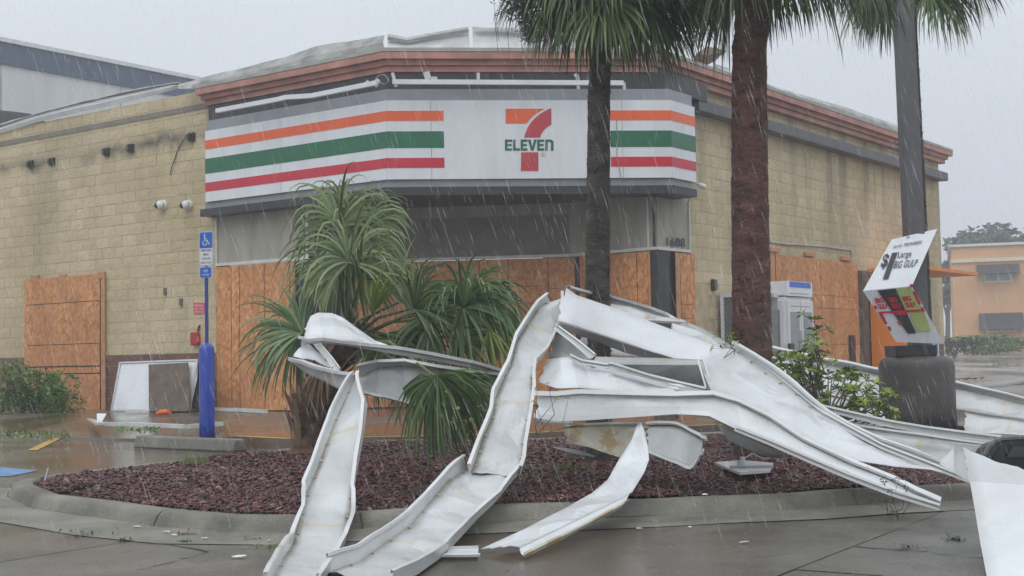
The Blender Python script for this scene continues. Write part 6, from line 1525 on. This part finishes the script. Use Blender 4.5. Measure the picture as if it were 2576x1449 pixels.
for k in range(2600):
    d = 6.0 + 14 * r_.random() ** 1.6; xx = r_.uniform(-.40, .40) * d
    if inside(xx, d, isl): continue
    z_ = .155 if d > 15.9 and -5 < xx else .004; c = Vector((xx, d, z_ + .003)); a = Vector((r_.gauss(0, 1), r_.gauss(0, 1), 0)).normalized(); b = a.cross(up); l = r_.uniform(.004, .014)
    mb.add([c - a * l, c + b * l * .35, c + a * l, c - b * l * .35], [(0, 1, 2, 3)])
mb.build('grit_and_leaf_bits', 'leaf_litter_tones', label='fine leaf bits and grit strewn over the wet ground', kind='stuff')
mb = MB()
for k in range(260):
    c0 = isl[2].lerp(isl[-1], 0) if False else None
    x, y = ((r_.gauss(1430, 35), r_.gauss(1183, 9)) if k % 2 else (r_.gauss(490, 20), r_.gauss(1160, 4)))
    c = G(x, y, .10); h = r_.uniform(.02, .06); s = r_.uniform(-.02, .02); mb.add([c - Vector((.003, 0, 0)), c + Vector((.003, 0, 0)), c + Vector((s, 0, h))], [(0, 1, 2)])
mb.build('weeds', 'shrub_green', label='sparse grass blades sprouting in the mulch', kind='stuff')
mb = MB()
for k in range(700):
    d = r_.uniform(7.3, 14.5); x = r_.uniform(-.42, .36) * d
    if not inside(x, d, isl): continue
    c = Vector((x, d, mulch_z(x, d) + .02)); a = Vector((r_.gauss(0, 1), r_.gauss(0, 1), r_.gauss(0, .3))).normalized(); b = a.cross(up).normalized(); l = r_.uniform(.012, .05)
    mb.add([c - a * l, c + b * l * .28, c + a * l, c - b * l * .28], [(0, 1, 2, 3)])
mb.build('leaf_litter', 'leaf_litter_tones', label='torn leaves and twigs scattered over the red mulch', kind='stuff')
st = G(112, 1216, IH); mb = MB(); mb.bar(st, st + Vector((.03, 0, .12)), .02, .012); mb.build('marker_stake', 'light_steel', label='small grey stake at the left tip of the mulch island', cat='stake')

# ================================================================ RAIN AND MISTY AIR
r_ = random.Random(77); mb = MB(); fd = Vector((.30, .05, -1)).normalized()
rv = []; rf = []
for k in range(17000):
    d = 2.6 + 16 * (r_.random() ** .9); x = r_.uniform(-.62, .62) * (d + 1.5); z = r_.uniform(-.12, .46) * d + 1.0
    if z < .05: continue
    l = r_.uniform(.05, .13) * (.6 + d * .05); q = Vector((r_.gauss(0, .03), r_.gauss(0, .03), 0)); a = Vector((x, d, z)); b = a + (fd + q).normalized() * l; w_ = r_.uniform(.00025, .0011) * (.55 + d * .10)
    n0 = len(rv); m = a.lerp(b, .5)
    for j in range(3):
        an = j * 2.094; rv.append(tuple(m + Vector((math.cos(an) * w_, math.sin(an) * w_, 0))))
    rv += [tuple(a), tuple(b)]
    for j in range(3): rf += [(n0 + j, n0 + (j + 1) % 3, n0 + 3), (n0 + (j + 1) % 3, n0 + j, n0 + 4)]
for k in range(2600):
    d = 6.0 + 12 * (r_.random() ** 1.4); x = r_.uniform(-.45, .45) * d
    zb = (.10 if inside(x, d, isl) else .01); c = (x, d, zb + abs(r_.gauss(0, .035))); w_ = r_.uniform(.0008, .0022) * (.5 + d * .06); n0 = len(rv)
    rv += [(c[0] - w_, c[1], c[2]), (c[0] + w_, c[1], c[2]), (c[0], c[1] - w_, c[2]), (c[0], c[1], c[2] + w_ * r_.uniform(1, 3)), (c[0], c[1], c[2] - w_)]
    rf += [(n0, n0 + 2, n0 + 3), (n0 + 2, n0 + 1, n0 + 3), (n0, n0 + 4, n0 + 2), (n0 + 2, n0 + 4, n0 + 1), (n0 + 1, n0, n0 + 3), (n0, n0 + 1, n0 + 4)]
obj('rain', rv, rf, 'rain_water', kind='stuff', label='fine slanting rain falling across the whole scene', org=(0, 0, 0))
g = N('misty_air'); g.t.nodes.remove(g.b); pv = g.n('ShaderNodeVolumePrincipled'); pv.inputs['Color'].default_value = (.93, .95, 1, 1); pv.inputs['Density'].default_value = .0031; pv.inputs['Anisotropy'].default_value = .2
g.l(pv.outputs[0], g.out.inputs['Volume'])
mb = MB(); mb.box((0, 0, 9.2), (495, 0, 0), (0, 495, 0), (0, 0, 10.3)); mb.build('haze', 'misty_air', kind='stuff', label='pale rain mist hanging in the air')
import os
if os.environ.get('DBG'):
    for q in STRIPS: print(q)
